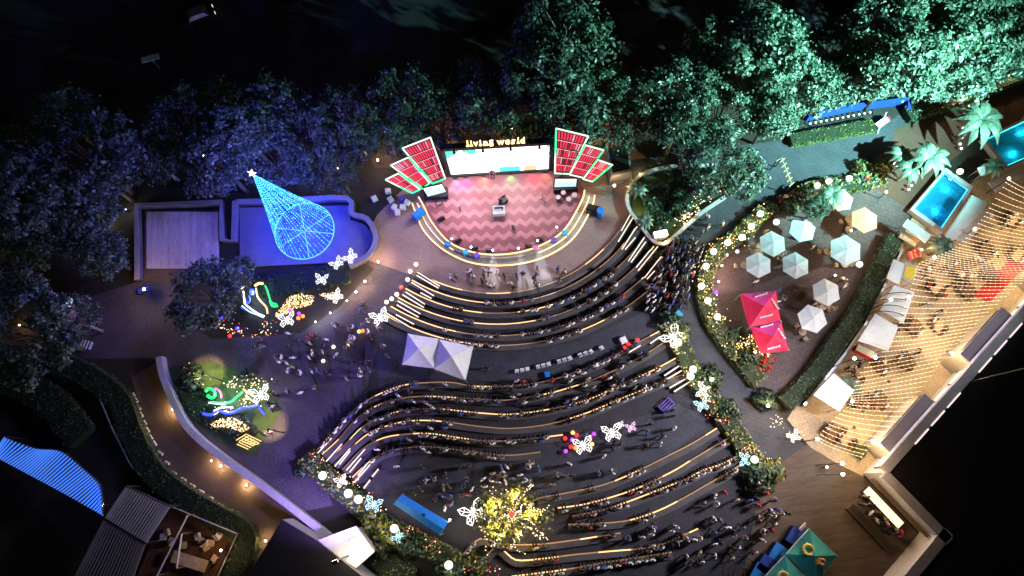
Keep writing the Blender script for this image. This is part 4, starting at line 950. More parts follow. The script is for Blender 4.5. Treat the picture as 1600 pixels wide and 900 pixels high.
for k, (px, py, a, ln, zz) in enumerate(((1189, 461, 8, 1.35, 2.82), (1211, 475, -70, 1.2, 2.80), (1197, 494, 5, 1.35, 2.86), (1198, 509, 5, 1.3, 2.84), (1221, 521, -70, 1.2, 2.80), (1209, 543, 5, 1.35, 2.84))):
    p = W(px, py, zz); b = MB(); d = Vector((math.cos(R(a)), math.sin(R(a)), 0)); s = Vector((-d.y, d.x, 0)); g = random.Random(4)
    wig = [p + d * (ln * (i / 15 - .5)) + s * ((.13 if i % 2 else -.13) * g.uniform(.4, 1.15)) for i in range(16)]   # rounded joined lettering, illegible at this distance
    b.tube(wig, .06, 5); b.tube([p - d * ln * .5 - s * .05, p + d * ln * .5 + s * .02], .055, 5)
    b.build('lettering', 'white', rt, kind='stuff')
bt = tent('marquee', 'teal printed marquee with yellow ring motif beside the promenade', [[(1265, 826), (1309, 868), (1275, 912), (1229, 866)]], 2.7, 3.3, 'canvas_teal', vm='white')
bt2 = tent('marquee', 'teal marquee cut by the frame edge, joined behind the yellow ring one', [[(1227, 868), (1273, 914), (1240, 955), (1190, 908)]], 2.7, 3.3, 'canvas_teal', vm='white')
def ring_print(parent, px, py, r, z, m, inner):
    p = W(px, py, z); b = MB(); b.tube([p + Vector((r * math.cos(a * .52), r * math.sin(a * .52), .06 * math.sin(a))) for a in range(12)], inner, 5, closed=True); b.build('print', m, parent)
ring_print(bt, 1263, 859, .42, 3.12, 'print_yellow', .16); ring_print(bt2, 1224, 902, .42, 3.12, 'print_yellow', .16); ring_print(bt, 1284, 878, .24, 3.02, 'print_orange', .12)
p = W(1280, 876, 3.05); b = MB(); [b.tube([p, p + Vector((.4 * math.cos(a), .4 * math.sin(a), .0))], .07, 4) for a in (.3, 1.5, 2.9, 4.0, 5.2)]; b.build('print', 'yellow', bt)
for par, pts in ((bt, [(1254, 855), (1257, 852), (1260, 849)]), (bt2, [(1216, 897), (1219, 894), (1222, 891)])):
    for q in pts: p = W(*q, 3.0); b = MB(); b.tube([p - Vector((.08, .08, 0)), p + Vector((.08, .08, .04))], .06, 4); b.build('letter', 'white', par)
for k, (px, py) in enumerate(((1246, 840), (1219, 866), (1200, 884), (1190, 897))):
    p = W(px, py, 1.2); t = T('booth', f'blue draped booth beside the teal marquee, {nth(k + 1)} from the top', 'booth', (p.x, p.y, .03), R(48), 'blue booths')
    b = MB(); b.box((0, 0, .55), (1.5, 1.5, 1.1)); b.build('drape', 'canvas_navy', t, local=True)
    b = MB(); b.box((0, 0, 1.13), (1.6, 1.6, .06)); b.build('top', 'canvas_blue' if k % 2 else 'canvas_navy', t, local=True)
p = W(1255, 824, 1.6); t = T('notice_board', 'small white notice board above the blue booths', 'sign', (p.x, p.y, .03), R(35)); b = MB(); b.box((0, 0, 1.4), (.9, .08, .9), M=Matrix.Rotation(R(-30), 3, 'X')); b.build('board', 'white', t, local=True); b = MB(); b.tube([(0, 0, 0), (0, 0, 1.0)], .05, 5); b.build('post', 'steel', t, local=True)

# long blue tent with ridge
q = [W(628, 772, 2.5), W(700, 816, 2.5), W(687, 836, 2.5), W(615, 788, 2.5)]; t = T('gazebo', 'long bright blue flat gazebo near the lit yellow tree', 'tent', (*(sum(q, Vector()) / 4).xy, .02))
r0, r1 = q[0].lerp(q[3], .5) + Vector((0, 0, .45)), q[1].lerp(q[2], .5) + Vector((0, 0, .45))
b = MB(); b.add([q[0], q[1], r1, r0], [(3, 2, 1, 0)]); b.build('roof_panel', 'canvas_blue', t)
b = MB(); b.add([q[3], q[2], r1, r0], [(0, 1, 2, 3)]); b.build('roof_panel', 'canvas_blue', t)
for a, d, e in ((q[0], q[3], r0), (q[1], q[2], r1)): b = MB(); b.add([a, d, e], [(0, 1, 2)]); b.build('gable', 'canvas_blue', t)
for k in range(4): b = MB(); a, d = q[k], q[(k + 1) % 4]; dn = Vector((0, 0, -.28)); b.add([a, d, d + dn, a + dn], [(0, 1, 2, 3)]); b.build('valance', 'canvas_blue' if k != 2 else 'white', t)
for k in range(4): b = MB(); b.tube([(q[k].x, q[k].y, .02), q[k]], .05, 5); b.build('pole', 'steel', t)
p = W(662, 805, 2.9); b = MB(); b.cyl(p, .16, .04, 8); b.build('vent', 'black', t)

def parasol(m):
    t = T('parasol', 'parasol', 'parasol'); n = 6; h = 2.5; r = 1.62
    rim = [Vector((r * math.cos(2 * math.pi * k / n), r * math.sin(2 * math.pi * k / n), h)) for k in range(n)]; ap = Vector((0, 0, h + .36))
    for k in range(n):
        a, d = rim[k], rim[(k + 1) % n]; b = MB(); mm = a.lerp(d, .5); mm.z -= .02; mm.x *= .99; mm.y *= .99; m2 = mm.lerp(ap, .5) - Vector((0, 0, .02))
        b.add([a, mm, d, a.lerp(ap, .5), m2, d.lerp(ap, .5), ap], [(0, 1, 4, 3), (1, 2, 5, 4), (3, 4, 6), (4, 5, 6)]); b.build('canopy_panel', m, t, local=True)
        b = MB(); b.tube([a.lerp(ap, .03) - Vector((0, 0, .05)), ap - Vector((0, 0, .06))], .02, 4); b.build('rib', 'steel', t, local=True)
    b = MB(); b.tube([(0, 0, .1), (0, 0, h + .34)], .035, 6); b.build('pole', 'steel', t, local=True)
    b = MB(); b.cyl((0, 0, 0), .38, .1, 10); b.build('base', 'dark_metal', t, local=True); b = MB(); b.cyl((0, 0, h + .34), .06, .1, 8, r1=.02); b.build('finial', 'steel', t, local=True)
    return t
PW, PB = parasol('canvas'), parasol('canvas_beige')
PAR = [(1318, 309, PB, 1.0, 'beige hexagonal parasol beside the flowering bed'), (1353, 342, PB, 1.12, 'beige hexagonal parasol nearest the blue pool'), (1256, 357, PW, 1.08, 'white parasol next to the small grey tree'), (1209, 379, PW, 1.1, 'white parasol nearest the lantern border'), (1187, 412, PW, 1.08, 'white parasol directly above the red marquees'), (1245, 413, PW, 1.12, 'white parasol in the middle of the court'), (1321, 391, PW, 1.3, 'largest white parasol beside the hedge top'), (1293, 455, PW, 1.12, 'white parasol halfway along the hedge'), (1271, 497, PW, 1.15, 'lowest white parasol, right of red marquees')]
for k, (x, y, pr, s, lab) in enumerate(PAR):
    p = W(x, y, 2.7); o = clone(pr, (p.x, p.y, .03), random.uniform(0, 1), s * .82, lab, 'parasols of the food court')
    for j in range(2):
        a = random.uniform(0, 6.28); tp = Vector((p.x + 1.1 * math.cos(a + j * 2.6), p.y + 1.1 * math.sin(a + j * 2.6), .03))
        tt = T('cafe_table', f'round cafe table {("left", "right")[j]} under the {lab}'[:95], 'table', tuple(tp), a, 'cafe tables')
        b = MB(); b.cyl((0, 0, .7), .42, .04, 12); b.build('table_top', 'table_wood', tt, local=True); b = MB(); b.tube([(0, 0, 0), (0, 0, .7)], .04, 5); b.build('leg', 'dark_metal', tt, local=True); b = MB(); b.cyl((0, 0, 0), .25, .04, 8); b.build('base', 'dark_metal', tt, local=True)
        for c_ in range(2):
            aa = a + c_ * math.pi + .4; cp = tp + Vector((.8 * math.cos(aa), .8 * math.sin(aa), 0))
            ch = T('cafe_chair', f'{("first", "second")[c_]} chair at {("left", "right")[j]} table under the {lab}'[:95], 'chair', tuple(cp), aa + math.pi / 2, 'cafe chairs')
            b = MB(); b.box((0, 0, .44), (.44, .42, .05)); b.build('seat', 'table_wood', ch, local=True); b = MB(); b.box((0, -.2, .7), (.44, .04, .45)); b.build('backrest', 'table_wood', ch, local=True)
            for sx in (-1, 1):
                for sy in (-1, 1): b = MB(); b.box((sx * .19, sy * .18, .21), (.035, .035, .42)); b.build('leg', 'dark_metal', ch, local=True)
for q in (PW, PB):
    for c in list(q.children): bpy.data.objects.remove(c)
    bpy.data.objects.remove(q)

# ================================================================ lamps of the gardens
def globe(px, py, r, lab, m='globe_white', z=1.3, group='globe lamps', power=120):
    p = W(px, py, z); t = T('globe_lamp', lab, 'lamp', (p.x, p.y, .02), 0, group)
    b = MB(); b.tube([(p.x, p.y, .02), (p.x, p.y, z - r * .9)], .035, 5); b.build('pole', 'dark_metal', t)
    b = MB(); b.sphere(p, r, 14, 8); b.build('globe', m, t, smooth=True)
    if power: add_light('POINT', p + Vector((0, 0, r + .12)), power, (1, .88, .62), t, r * .6)
GL = [(1188, 334), (1174, 354), (1159, 371), (1137, 379), (1115, 393), (1103, 416), (1096, 447), (1106, 470), (1121, 495)]
for k, q in enumerate(GL): globe(*q, .36, f'round glowing globe lamp in the parasol border, {nth(k + 1)} from the top')
for k, q in enumerate([(1060, 535), (1083, 577), (1079, 588), (1112, 593), (1179, 718)]): globe(*q, .38 if k != 3 else .22, f'round glowing globe lamp in the right bench border, {nth(k + 1)} from the top')
for k, q in enumerate([(504, 743), (544, 771), (560, 780), (616, 826), (701, 883)]): globe(*q, .42, f'round glowing globe lamp in the left bench border, {nth(k + 1)} from the top')
for k, q in enumerate([(1277, 290), (1295, 283), (1327, 279), (1401, 256), (1213, 347), (1343, 413), (1500, 268)]): globe(*q, .34, f'round globe lamp on the upper food court edge, {nth(k + 1)} from the start', power=60)
for k, (x, y) in enumerate([(650, 413), (641, 424), (637, 437), (627, 449), (620, 460), (612, 467), (604, 472)]): globe(x, y, .24, f'small round lamp in a row above the left stair, {nth(k + 1)} from the top', m=('globe_white', 'globe_white', 'globe_white', 'fig_red', 'globe_white', 'globe_white', 'globe_white')[k], z=.6, group='row of small lamps', power=25)

def butterfly(px, py, s, lab, rz=0, m='fig_white', z=.9):
    p = W(px, py, z); t = T('butterfly_lamp', lab, 'light figure', (p.x, p.y, .02), rz, 'butterfly lights')
    for sx in (-1, 1):
        for nm, pts in (('upper_wing', [(.05, .05), (.35, .55), (.75, .62), (.70, .25), (.40, .02)]), ('lower_wing', [(.05, -.04), (.42, -.02), (.62, -.35), (.42, -.62), (.2, -.4)])):
            P = [Vector((sx * x * s, y * s, z + abs(x) * s * .35)) for x, y in pts]
            b = MB(); b.tube(P, .030 * s, 4, closed=True); c = sum(P, Vector()) / 5
            b.tube([P[0], c, P[2]], .022 * s, 4); b.tube([P[1], c, P[3]], .022 * s, 4); b.build(nm, m, t, local=True)
    b = MB(); b.tube([(0, -.4 * s, z), (0, .35 * s, z)], .06 * s, 5); b.build('body', m, t, local=True)
    b = MB(); b.tube([(0, 0, 0), (0, 0, z)], .03, 4); b.build('stake', 'dark_metal', t, local=True)
    return t
BF = [(449, 500, 1.4, 'white butterfly light at the lower edge of upper light garden', .1), (503, 437, 1.1, 'white butterfly light below the round basin', -.2), (548, 402, 1.2, 'white butterfly light on the basin rim', .8), (527, 412, 1.1, 'white butterfly light left of the basin rim one', .6), (526, 464, 1.2, 'cream butterfly light at the end of the gold nets', .6), (594, 496, 1.5, 'white butterfly light at the foot of left stair lamps', .3), (911, 696, 1.5, 'white butterfly light among red lanterns on lower walkway', .1), (956, 676, 1.5, 'larger white butterfly light right of red lanterns', .1), (986, 668, .8, 'small pink butterfly light beside the larger white one', .2), (970, 664, .55, 'tiny white butterfly light above the larger white one', .4), (740, 801, 1.9, 'big white butterfly light left of the yellow tree', .4), (584, 788, 1.3, 'white butterfly light between left globes and blue tent', -.4), (534, 752, 1.0, 'white butterfly light between the first left globes', .3), (1052, 527, 1.9, 'big white butterfly light at the top of bench border', .7), (1098, 610, 1.2, 'white butterfly light halfway down the bench border', 1.2), (1096, 633, 1.1, 'pale blue butterfly light below the halfway one', .2), (1163, 718, 1.0, 'bluish butterfly light beside the lowest right globe', 1.4), (408, 617, 1.6, 'bright white butterfly light at the right of lower garden', .2), (622, 838, 1.0, 'white butterfly light below the blue tent', .9), (1240, 682, 1.0, 'white butterfly light at promenade head', .3)]
for q in BF: butterfly(q[0], q[1], q[2] * .85, q[3], rz=q[4], m='globe_pink' if 'pink' in q[3] else 'fig_cyan' if 'blu' in q[3] else 'fig_white')
for x, y, pw, c in ((740, 801, 260, (1, .95, .9)), (1052, 525, 160, (1, .98, .9)), (408, 617, 220, (1, .9, .8)), (594, 496, 120, (1, .95, .9)), (956, 676, 60, (.9, .95, 1))): pass

def tubes(name, label, z, runs, cat='light figure', power=None):
    a = [p for r_, _, _ in runs for p in r_]; c = sum((W(*p, 0) for p in a), Vector()) / len(a); t = T(name, label, cat, (c.x, c.y, .02))
    for pts, m, r_ in runs:
        P = WL(pts, z); P = smooth(P, 4) if len(P) > 2 else P; b = MB(); b.tube(P, r_ * .75, 5); b.build('light_tube', m, t)
    p = W(*runs[0][0][0], 0); b = MB(); b.tube([(p.x, p.y, .02), (p.x, p.y, z)], .04, 4); b.build('stake', 'dark_metal', t)
    if power: add_light('POINT', Vector((c.x, c.y, z + .8)), power[0] * 1.8, power[1], t, .3)
    return t
tubes('bird_light', 'colourful bird shaped light figure with long gold beak', 1.0, [([(359, 468), (370, 458), (383, 446)], 'fig_gold', .10), ([(380, 455), (382, 470), (384, 476), (400, 488), (413, 494)], 'fig_white', .13), ([(378, 478), (390, 487), (400, 491), (412, 496)], 'fig_cyan', .10), ([(377, 480), (384, 484)], 'fig_blue', .12), ([(389, 462), (391, 468), (388, 474), (384, 470)], 'fig_blue', .09), ([(398, 447), (404, 443), (411, 443)], 'fig_gold', .2), ([(400, 450), (402, 462), (407, 470), (416, 480), (418, 490)], 'fig_gold', .12), ([(414, 446), (417, 452), (420, 462), (424, 472), (432, 475)], 'fig_green', .13), ([(422, 470), (426, 478), (434, 478)], 'fig_green', .2)], power=(170, (.5, .8, 1)))
b = tubes('lantern_ring', 'blue glowing ring lantern on the bird light head', 1.3, [([(392, 452), (396, 453), (398, 457), (395, 460), (391, 458), (391, 454), (392, 452)], 'fig_blue', .12), ([(394, 455), (396, 457)], 'fig_white', .14)])
tubes('dragon_light', 'green and magenta dragon shaped light figure in the lower garden', .9, [([(321, 612), (326, 607), (334, 610), (336, 618), (330, 622), (324, 618)], 'fig_green', .22), ([(336, 606), (341, 609), (345, 615), (346, 622)], 'fig_magenta', .12), ([(329, 628), (345, 630), (360, 628), (370, 620), (379, 612)], 'fig_green', .16), ([(326, 629), (340, 631), (352, 632)], 'fig_white', .10), ([(380, 608), (386, 612), (392, 616)], 'fig_gold', .12)], power=(160, (.6, 1, .7)))
tubes('wave_light', 'blue and white wave shaped light figure below the dragon light', .7, [([(317, 646), (330, 648), (342, 642), (352, 645), (365, 644), (378, 638), (392, 636), (404, 633)], 'fig_blue', .20), ([(334, 642), (345, 637), (355, 636), (364, 637)], 'fig_white', .12), ([(333, 648), (340, 645)], 'fig_white', .1), ([(350, 642), (357, 644)], 'fig_white', .1), ([(395, 636), (398, 634)], 'fig_white', .1), ([(405, 637), (409, 643), (413, 647)], 'fig_blue', .14)], power=(110, (.4, .4, 1)))
tubes('gold_sprig', 'gold branching light figure near the white butterfly', .8, [([(380, 625), (388, 622), (394, 626), (402, 628)], 'fig_gold', .10), ([(384, 618), (389, 622)], 'fig_white', .1), ([(384, 612), (392, 614), (395, 620)], 'fig_gold', .1)], power=(140, (1, .8, .45)))
def bulbs(name, label, pts, n, spread, z, ms, r=(.05, .09), poly=None):
    b = MB()
    for i in range(n):
        if poly:
            while True:
                q = (random.uniform(min(p[0] for p in poly), max(p[0] for p in poly)), random.uniform(min(p[1] for p in poly), max(p[1] for p in poly)))
                if inside(q, poly): break
        else: q = random.choice(pts); q = (q[0] + random.gauss(0, spread), q[1] + random.gauss(0, spread * .7))
        b.octa(W(*q, random.uniform(*z)), random.uniform(*r), random.randrange(len(ms)))
    return tag(b.build(name, ms), label, 'fairy lights', kind='stuff')
bulbs('fairy_lights', 'gold fairy light nets over shrubs in the upper light garden', [], 420, 0, (.4, .8), ['bulb_gold', 'bulb_warm', 'bulb_gold'], (.035, .07), poly=[(436, 484), (452, 463), (470, 458), (491, 463), (490, 476), (462, 482), (440, 494), (425, 496)])
bulbs('fairy_lights', 'gold fairy light strip beside the cream butterfly', [], 90, 0, (.4, .7), ['bulb_gold', 'bulb_warm'], (.04, .07), poly=[(498, 459), (527, 456), (530, 464), (512, 470)])
bulbs('fairy_lights', 'pinkish gold fairy light nets in the lower light garden', [], 260, 0, (.4, .7), ['bulb_warm', 'bulb_gold'], (.04, .07), poly=[(328, 662), (345, 654), (362, 652), (380, 660), (390, 668), (382, 676), (355, 668), (335, 668)])
bulbs('fairy_lights', 'scattered warm fairy lights in shrubs below the bird light', [(345, 505), (360, 512), (375, 517), (410, 520), (350, 495), (420, 508)], 90, 7, (.4, .9), ['bulb_warm', 'bulb_gold', 'fig_red'], (.04, .08))
bulbs('fairy_lights', 'scattered warm fairy lights around the lower light garden', [(300, 585), (310, 590), (355, 600), (370, 603), (395, 598), (410, 600), (385, 630), (345, 640)], 130, 9, (.3, .9), ['bulb_warm', 'bulb_gold', 'bulb_warm'], (.04, .09))
bulbs('fairy_lights', 'warm fairy lights along the parasol border', GL, 230, 9, (.7, 1.2), ['bulb_warm', 'bulb_gold', 'bulb_gold'], (.04, .09))
bulbs('fairy_lights', 'warm fairy lights along the right bench border', [(1045, 510), (1060, 545), (1075, 585), (1090, 600), (1105, 625), (1115, 645), (1130, 655), (1165, 700), (1175, 705)], 130, 6, (.7, 1.2), ['bulb_warm', 'bulb_gold', 'fig_red'], (.035, .07))
bulbs('fairy_lights', 'warm fairy lights along the left bench border', [(488, 712), (500, 722), (530, 745), (550, 755), (575, 775), (590, 800), (640, 830), (675, 850), (680, 855), (730, 885), (770, 890)], 150, 7, (.6, 1.2), ['bulb_warm', 'bulb_gold', 'fig_red'], (.035, .07))
bulbs('fairy_lights', 'pink and warm fairy lights along the oval island edge', [(1065, 345), (1075, 335), (1085, 325), (1100, 310), (1120, 290), (1140, 280), (1150, 270)], 120, 7, (.5, 1.2), ['bulb_warm', 'globe_pink', 'bulb_warm'], (.05, .10))
bulbs('fairy_lights', 'pale gold fairy lights in shrubs under the red marquee', [(1155, 540), (1165, 535), (1175, 530), (1185, 545), (1200, 550)], 90, 7, (.8, 1.8), ['bulb_warm', 'bulb_gold'], (.05, .09))
bulbs('fairy_lights', 'warm fairy lights beside the promenade corner shrubs', [(1215, 660), (1240, 680), (1205, 720)], 50, 8, (.4, 1.0), ['bulb_warm', 'bulb_gold'], (.04, .08))
ln = T('light_cube', 'gold lit woven light box at the foot of lower garden', 'light figure', (*W(388, 690).xy, .02))
for i in range(6):
    for j in range(2):
        a, d = ((369 + i * 5, 688 - i * .5 + i * 2), (385 + i * 4, 678 + i * 3)) if j else ((370 + i * 3.2, 694 - i * 3), (388 + i * 4, 702 - i * 2.5))
        b = MB(); b.tube([W(*a, .7), W(*d, .7)], .04, 4); b.build('light_tube', 'fig_gold', ln)
for k, (x, y, m_, lab) in enumerate(((453, 486, 'fig_violet', 'violet ball lantern by the gold nets'), (467, 490, 'fig_violet', 'violet ball lantern right of white butterfly'), (447, 488, 'fig_gold', 'gold ball lantern by the gold nets'), (466, 497, 'fig_orange', 'orange ball lantern by the white butterfly'), (473, 494, 'fig_orange', 'small orange ball lantern beside the other orange one'), (359, 525, 'fig_red', 'red ball lantern at the left tip of upper garden'), (371, 513, 'fig_blue', 'blue ball lantern in the upper garden shrubs'), (345, 496, 'fig_blue', 'blue ball lantern at the upper left garden edge'), (883, 685, 'fig_red', 'red ball lantern left of the walkway butterfly'), (892, 698, 'fig_red', 'lowest red ball lantern by the walkway butterfly'), (901, 680, 'fig_red', 'red ball lantern above the walkway butterfly'), (922, 683, 'fig_red', 'red ball lantern right of the walkway butterfly'), (884, 705, 'fig_violet', 'violet ball lantern under the red ones'), (894, 687, 'fig_violet', 'violet ball lantern among red ones'), (928, 678, 'fig_violet', 'violet ball lantern beside larger butterfly'), (925, 694, 'fig_gold', 'gold ball lantern beside walkway butterfly'), (895, 676, 'fig_gold', 'gold ball lantern above the red ones'), (899, 700, 'fig_orange', 'orange ball lantern beside walkway butterfly'), (976, 543, 'fig_red', 'red ball lantern by the bench row'), (982, 538, 'fig_red', 'second red ball lantern by the bench row'), (996, 531, 'fig_red', 'red ball lantern at the bench row end'), (1147, 544, 'fig_red', 'red ball lantern below the red marquee'), (1180, 556, 'fig_red', 'red ball lantern in the gold lit shrubs'), (567, 517, 'fig_orange', 'orange lantern on the left plaza'), (561, 518, 'fig_gold', 'gold lantern on the left plaza'), (543, 540, 'fig_gold', 'lower gold lantern on the left plaza'), (521, 542, 'globe_white', 'white lantern on the left plaza'), (505, 564, 'globe_white', 'lowest white lantern on the left plaza'), (1231, 308, 'fig_red', 'red ball lantern above the parasols'), (1233, 321, 'fig_red', 'second red ball lantern above the parasols'), (1152, 393, 'globe_pink', 'pink lantern in the parasol border'), (1135, 398, 'globe_pink', 'second pink lantern in the parasol border'), (1119, 457, 'fig_violet', 'violet lantern in the parasol border'), (1117, 634, 'fig_red', 'red lantern in the right bench border'), (1114, 637, 'fig_violet', 'violet lantern in the right bench border'))):
    p = W(x, y, .5); t = T('ball_lantern', lab, 'lantern', (p.x, p.y, .02), 0, 'ball lanterns'); b = MB(); b.sphere(p, .22, 8, 6); b.build('globe', m_, t, smooth=True); b = MB(); b.tube([(p.x, p.y, .02), (p.x, p.y, .3)], .03, 4); b.build('stake', 'dark_metal', t)

# yellow fairy-lit tree
yt = W(800, 805, 2.6); t = T('lit_tree', 'spreading yellow green tree wrapped in warm fairy lights', 'tree', (yt.x, yt.y, .02))
cl, C, Nn = crown_points(26, 52, 3.5, .7, .85, 77); C[:, 2] += 2.9
link('crown', leaf_mesh('crown', C, RNG.uniform(.12, .26, len(C)), Nn, ['leaf_yellow', 'leaf']), t)
b = MB(); b.tube([(0, 0, 0), (0, 0, 2.4)], .2, 7, r1=.14); b.build('trunk', 'bark', t, local=True)
g = random.Random(5)
for k in range(13):
    a = k * 2 * math.pi / 13 + g.uniform(-.15, .15); L_ = g.uniform(2.4, 4.2); P = [Vector((0, 0, 2.3))]
    for i in range(1, 6): P.append(Vector((L_ * i / 5 * math.cos(a + .12 * i * g.uniform(-1, 1)), L_ * i / 5 * math.sin(a + .12 * i * g.uniform(-1, 1)), 2.3 + 1.1 * i / 5 + g.uniform(-.1, .25))))
    b = MB(); b.tube(P, .09, 5, r1=.03); limb = b.build('limb', 'bark', t, local=True)
    b = MB()
    for p, q in zip(P, P[1:]):
        for i in range(6): b.octa(p.lerp(q, i / 6) + Vector((g.uniform(-.14, .14), g.uniform(-.14, .14), .12 + g.uniform(0, .12))), .055)
    b.build('fairy_lights', 'bulb_warm', limb, local=True, kind='stuff')
b = MB(); b.octa((0, .1, 3.0), .35); b.build('red_lantern', 'fig_red', t, local=True)
for k in range(5):
    a = k * 1.26; add_light('POINT', yt + Vector((1.9 * math.cos(a), 1.9 * math.sin(a), 1.1)), 330, (1, .70, .18), t, .25)

# ================================================================ the mall on the right
ZR = 5.4
RP = [W(x, y, ZR) for x, y in ((1690, 400), (1390, 738), (1487, 838), (1415, 925), (1500, 1010), (2100, 1100), (2000, 400))]
mall = T('shopping_mall', 'long building with black roof and lit cream facade at right', 'building', (*RP[1].xy, .02))
b = MB(); b.prism(RP, .02, ZR - .5); b.build('wall', 'wall_white', mall)
b = MB(); b.prism(RP, ZR - .48, ZR); b.build('roof', 'roof_black', mall)
def rot2(v): return Vector((-v.y, v.x, 0))
def edge_frame(a, d):
    e = (d - a); e.z = 0; n = Vector((e.y, -e.x, 0)).normalized(); return e.length, e.normalized(), n
A, B_, C_, D_ = RP[0], RP[1], RP[2], RP[3]
out_c = sum(RP, Vector()) / len(RP)
def outn(a, d):
    l, e, n = edge_frame(a, d); m_ = (a + d) / 2
    return l, e, (n if (m_ - out_c).dot(n) > 0 else -n)
l, e, n = outn(A, B_)
for (a, d, m_) in ((A, B_, 'roof_pale'), (B_, C_, 'roof_pale'), (C_, D_, 'roof_pale')):       # parapet ledge
    l2, e2, n2 = outn(a, d); b = MB(); b.box((a + d) / 2 + n2 * .45 + Vector((0, 0, -.25)), (l2 + .3, .9, .6), math.atan2(e2.y, e2.x)); b.build('parapet', m_, mall)
    for k in range(int(l2 / 2.4)):
        if a is A:
            q = a + e2 * (1.2 + 2.4 * k) + n2 * .95; b = MB(); b.box((q.x, q.y, ZR - .42), (2.3, .05, .08), math.atan2(e2.y, e2.x)); b.build('added_fill_strip', 'fill_lilac', mall)  # glowing strip added under the ledge to brighten the bay roofs
        if m_ and a is A and k % 4 != 3:
            q = a + e2 * (1.2 + 2.4 * k); b = MB(); b.box((q.x, q.y, ZR + .07), (2.0, .12, .06), math.atan2(e2.y, e2.x)); b.build('light_strip', 'strip_pink', mall)
# ledge course halfway and projecting bays with lamps
rzA = math.atan2(e.y, e.x)
def onpx(px, py, z):      # distance along the long facade of what stands at this pixel
    p = WP(px, py, B_, n); return (p - A).dot(e)
bays = [((1600, 455), (1497, 545)), ((1497, 560), (1408, 660)), ((1450, 610), (1362, 700))]
along = [(l - 32.0, 6.4), (l - 19.6, 6.4), (l - 7.4, 6.4)]
for k, (s0, wd) in enumerate(along):
    c = A + e * (s0 + wd / 2 - 1.0) + n * .9
    bay = MB(); bay.box((c.x, c.y, 2.1), (wd, 1.8, 4.15), rzA); bo = bay.build('bay', 'wall_cream', mall)
    b = MB(); b.box((c.x, c.y, 4.28), (wd + .3, 2.1, .22), rzA); b.build('bay_roof', 'pier_top', bo)
    for j in range(3):
        q = c + e * (wd * (j - 1) * .3) + n * .93; b = MB(); b.box((q.x, q.y, 2.4), (1.4, .06, 2.2), rzA); b.build('niche', 'wall_white', bo)
    b = MB(); q = c + n * .96; b.box((q.x, q.y, 3.75), (wd, .1, .12), rzA); b.build('moulding', 'brown_beam', bo)
    # wall lamp at the end of each bay
    lp = A + e * (s0 + wd - .75) + n * 2.3 + Vector((0, 0, -ZR + 3.4))
    t = T('wall_lamp', f'warm lamp on the facade bay corner, {nth(3 - k)} from the lower end', 'lamp', tuple(lp), rzA, 'facade lamps')
    b = MB(); b.cyl((0, 0, -.1), .22, .3, 10, r1=.14); b.build('shade', 'steel', t, local=True); b = MB(); b.sphere((0, 0, .24), .16, 8, 5); b.build('bulb', 'lamp_hot', t, local=True)
    b = MB(); b.box((0, -.25 if False else 0, -.16), (.1, .8, .08)); b.build('bracket', 'dark_metal', t, local=True)
    add_light('POINT', lp + Vector((0, 0, .55)) + n * .3, 900, (1, .72, .38), t, .2)
for k, s0 in enumerate((l - 27, l - 24.6, l - 22.2, l - 13.2, l - 10.8, l - 1.6)):
    q = A + e * s0 + n * .05; b = MB(); b.box((q.x, q.y, 2.9), (2.0, .12, 2.6), rzA); wn = b.build('window', 'dark_metal', mall); b = MB(); q = q + n * .08; b.box((q.x, q.y, 2.9), (1.8, .04, 2.4), rzA); b.build('pane', 'window_lit', wn)
l2, e2, n2 = outn(B_, C_); rz2 = math.atan2(e2.y, e2.x)
for k in range(3):
    q = B_ + e2 * (l2 * (.30 + .2 * k)) + n2 * .06; b = MB(); b.box((q.x, q.y, 3.9), (1.75, .12, 1.1), rz2); wn = b.build('window', 'dark_metal', mall); q = q + n2 * .08; b = MB(); b.box((q.x, q.y, 3.9), (1.6, .04, .95), rz2); b.build('pane', 'window_lit', wn)
for k in range(3):
    q = B_ + e2 * (l2 * (.25 + .2 * k)) + n2 * 1.1; b = MB(); b.box((q.x, q.y, .35), (1.6, .9, .6), rz2); wn = b.build('display_case', 'dark_metal', mall); b = MB(); b.box((q.x, q.y, .67), (1.5, .8, .04), rz2); b.build('pane', 'window_lit', wn)
q = (B_ + C_) / 2 + n2 * .55; b = MB(); b.box((q.x, q.y, 2.4), (l2 * .95, .28, .3), rz2); b.build('canopy_beam', 'brown_beam', mall)
# people queue by that wall
for k in range(11):
    q = B_ + e2 * (l2 * (.18 + .06 * k)) + n2 * random.uniform(1.8, 2.8); col = pick_shirt()
    person((q.x, q.y, .036), random.uniform(0, 6.28), 'stand', col, f'person in {col} top, {nth(k + 1)} along the lit display cases', 'people by the mall wall')
q = (B_ + C_) / 2 + n2 * 3.4; t = T('planter', 'long dark planter box on the brown promenade', 'planter', (q.x, q.y, .036), rz2); b = MB(); b.box((0, 0, .3), (5, .9, .6)); b.build('box', 'brown_beam', t, local=True); b = MB(); b.box((0, 0, .62), (4.8, .7, .06)); b.build('soil', 'earth', t, local=True)

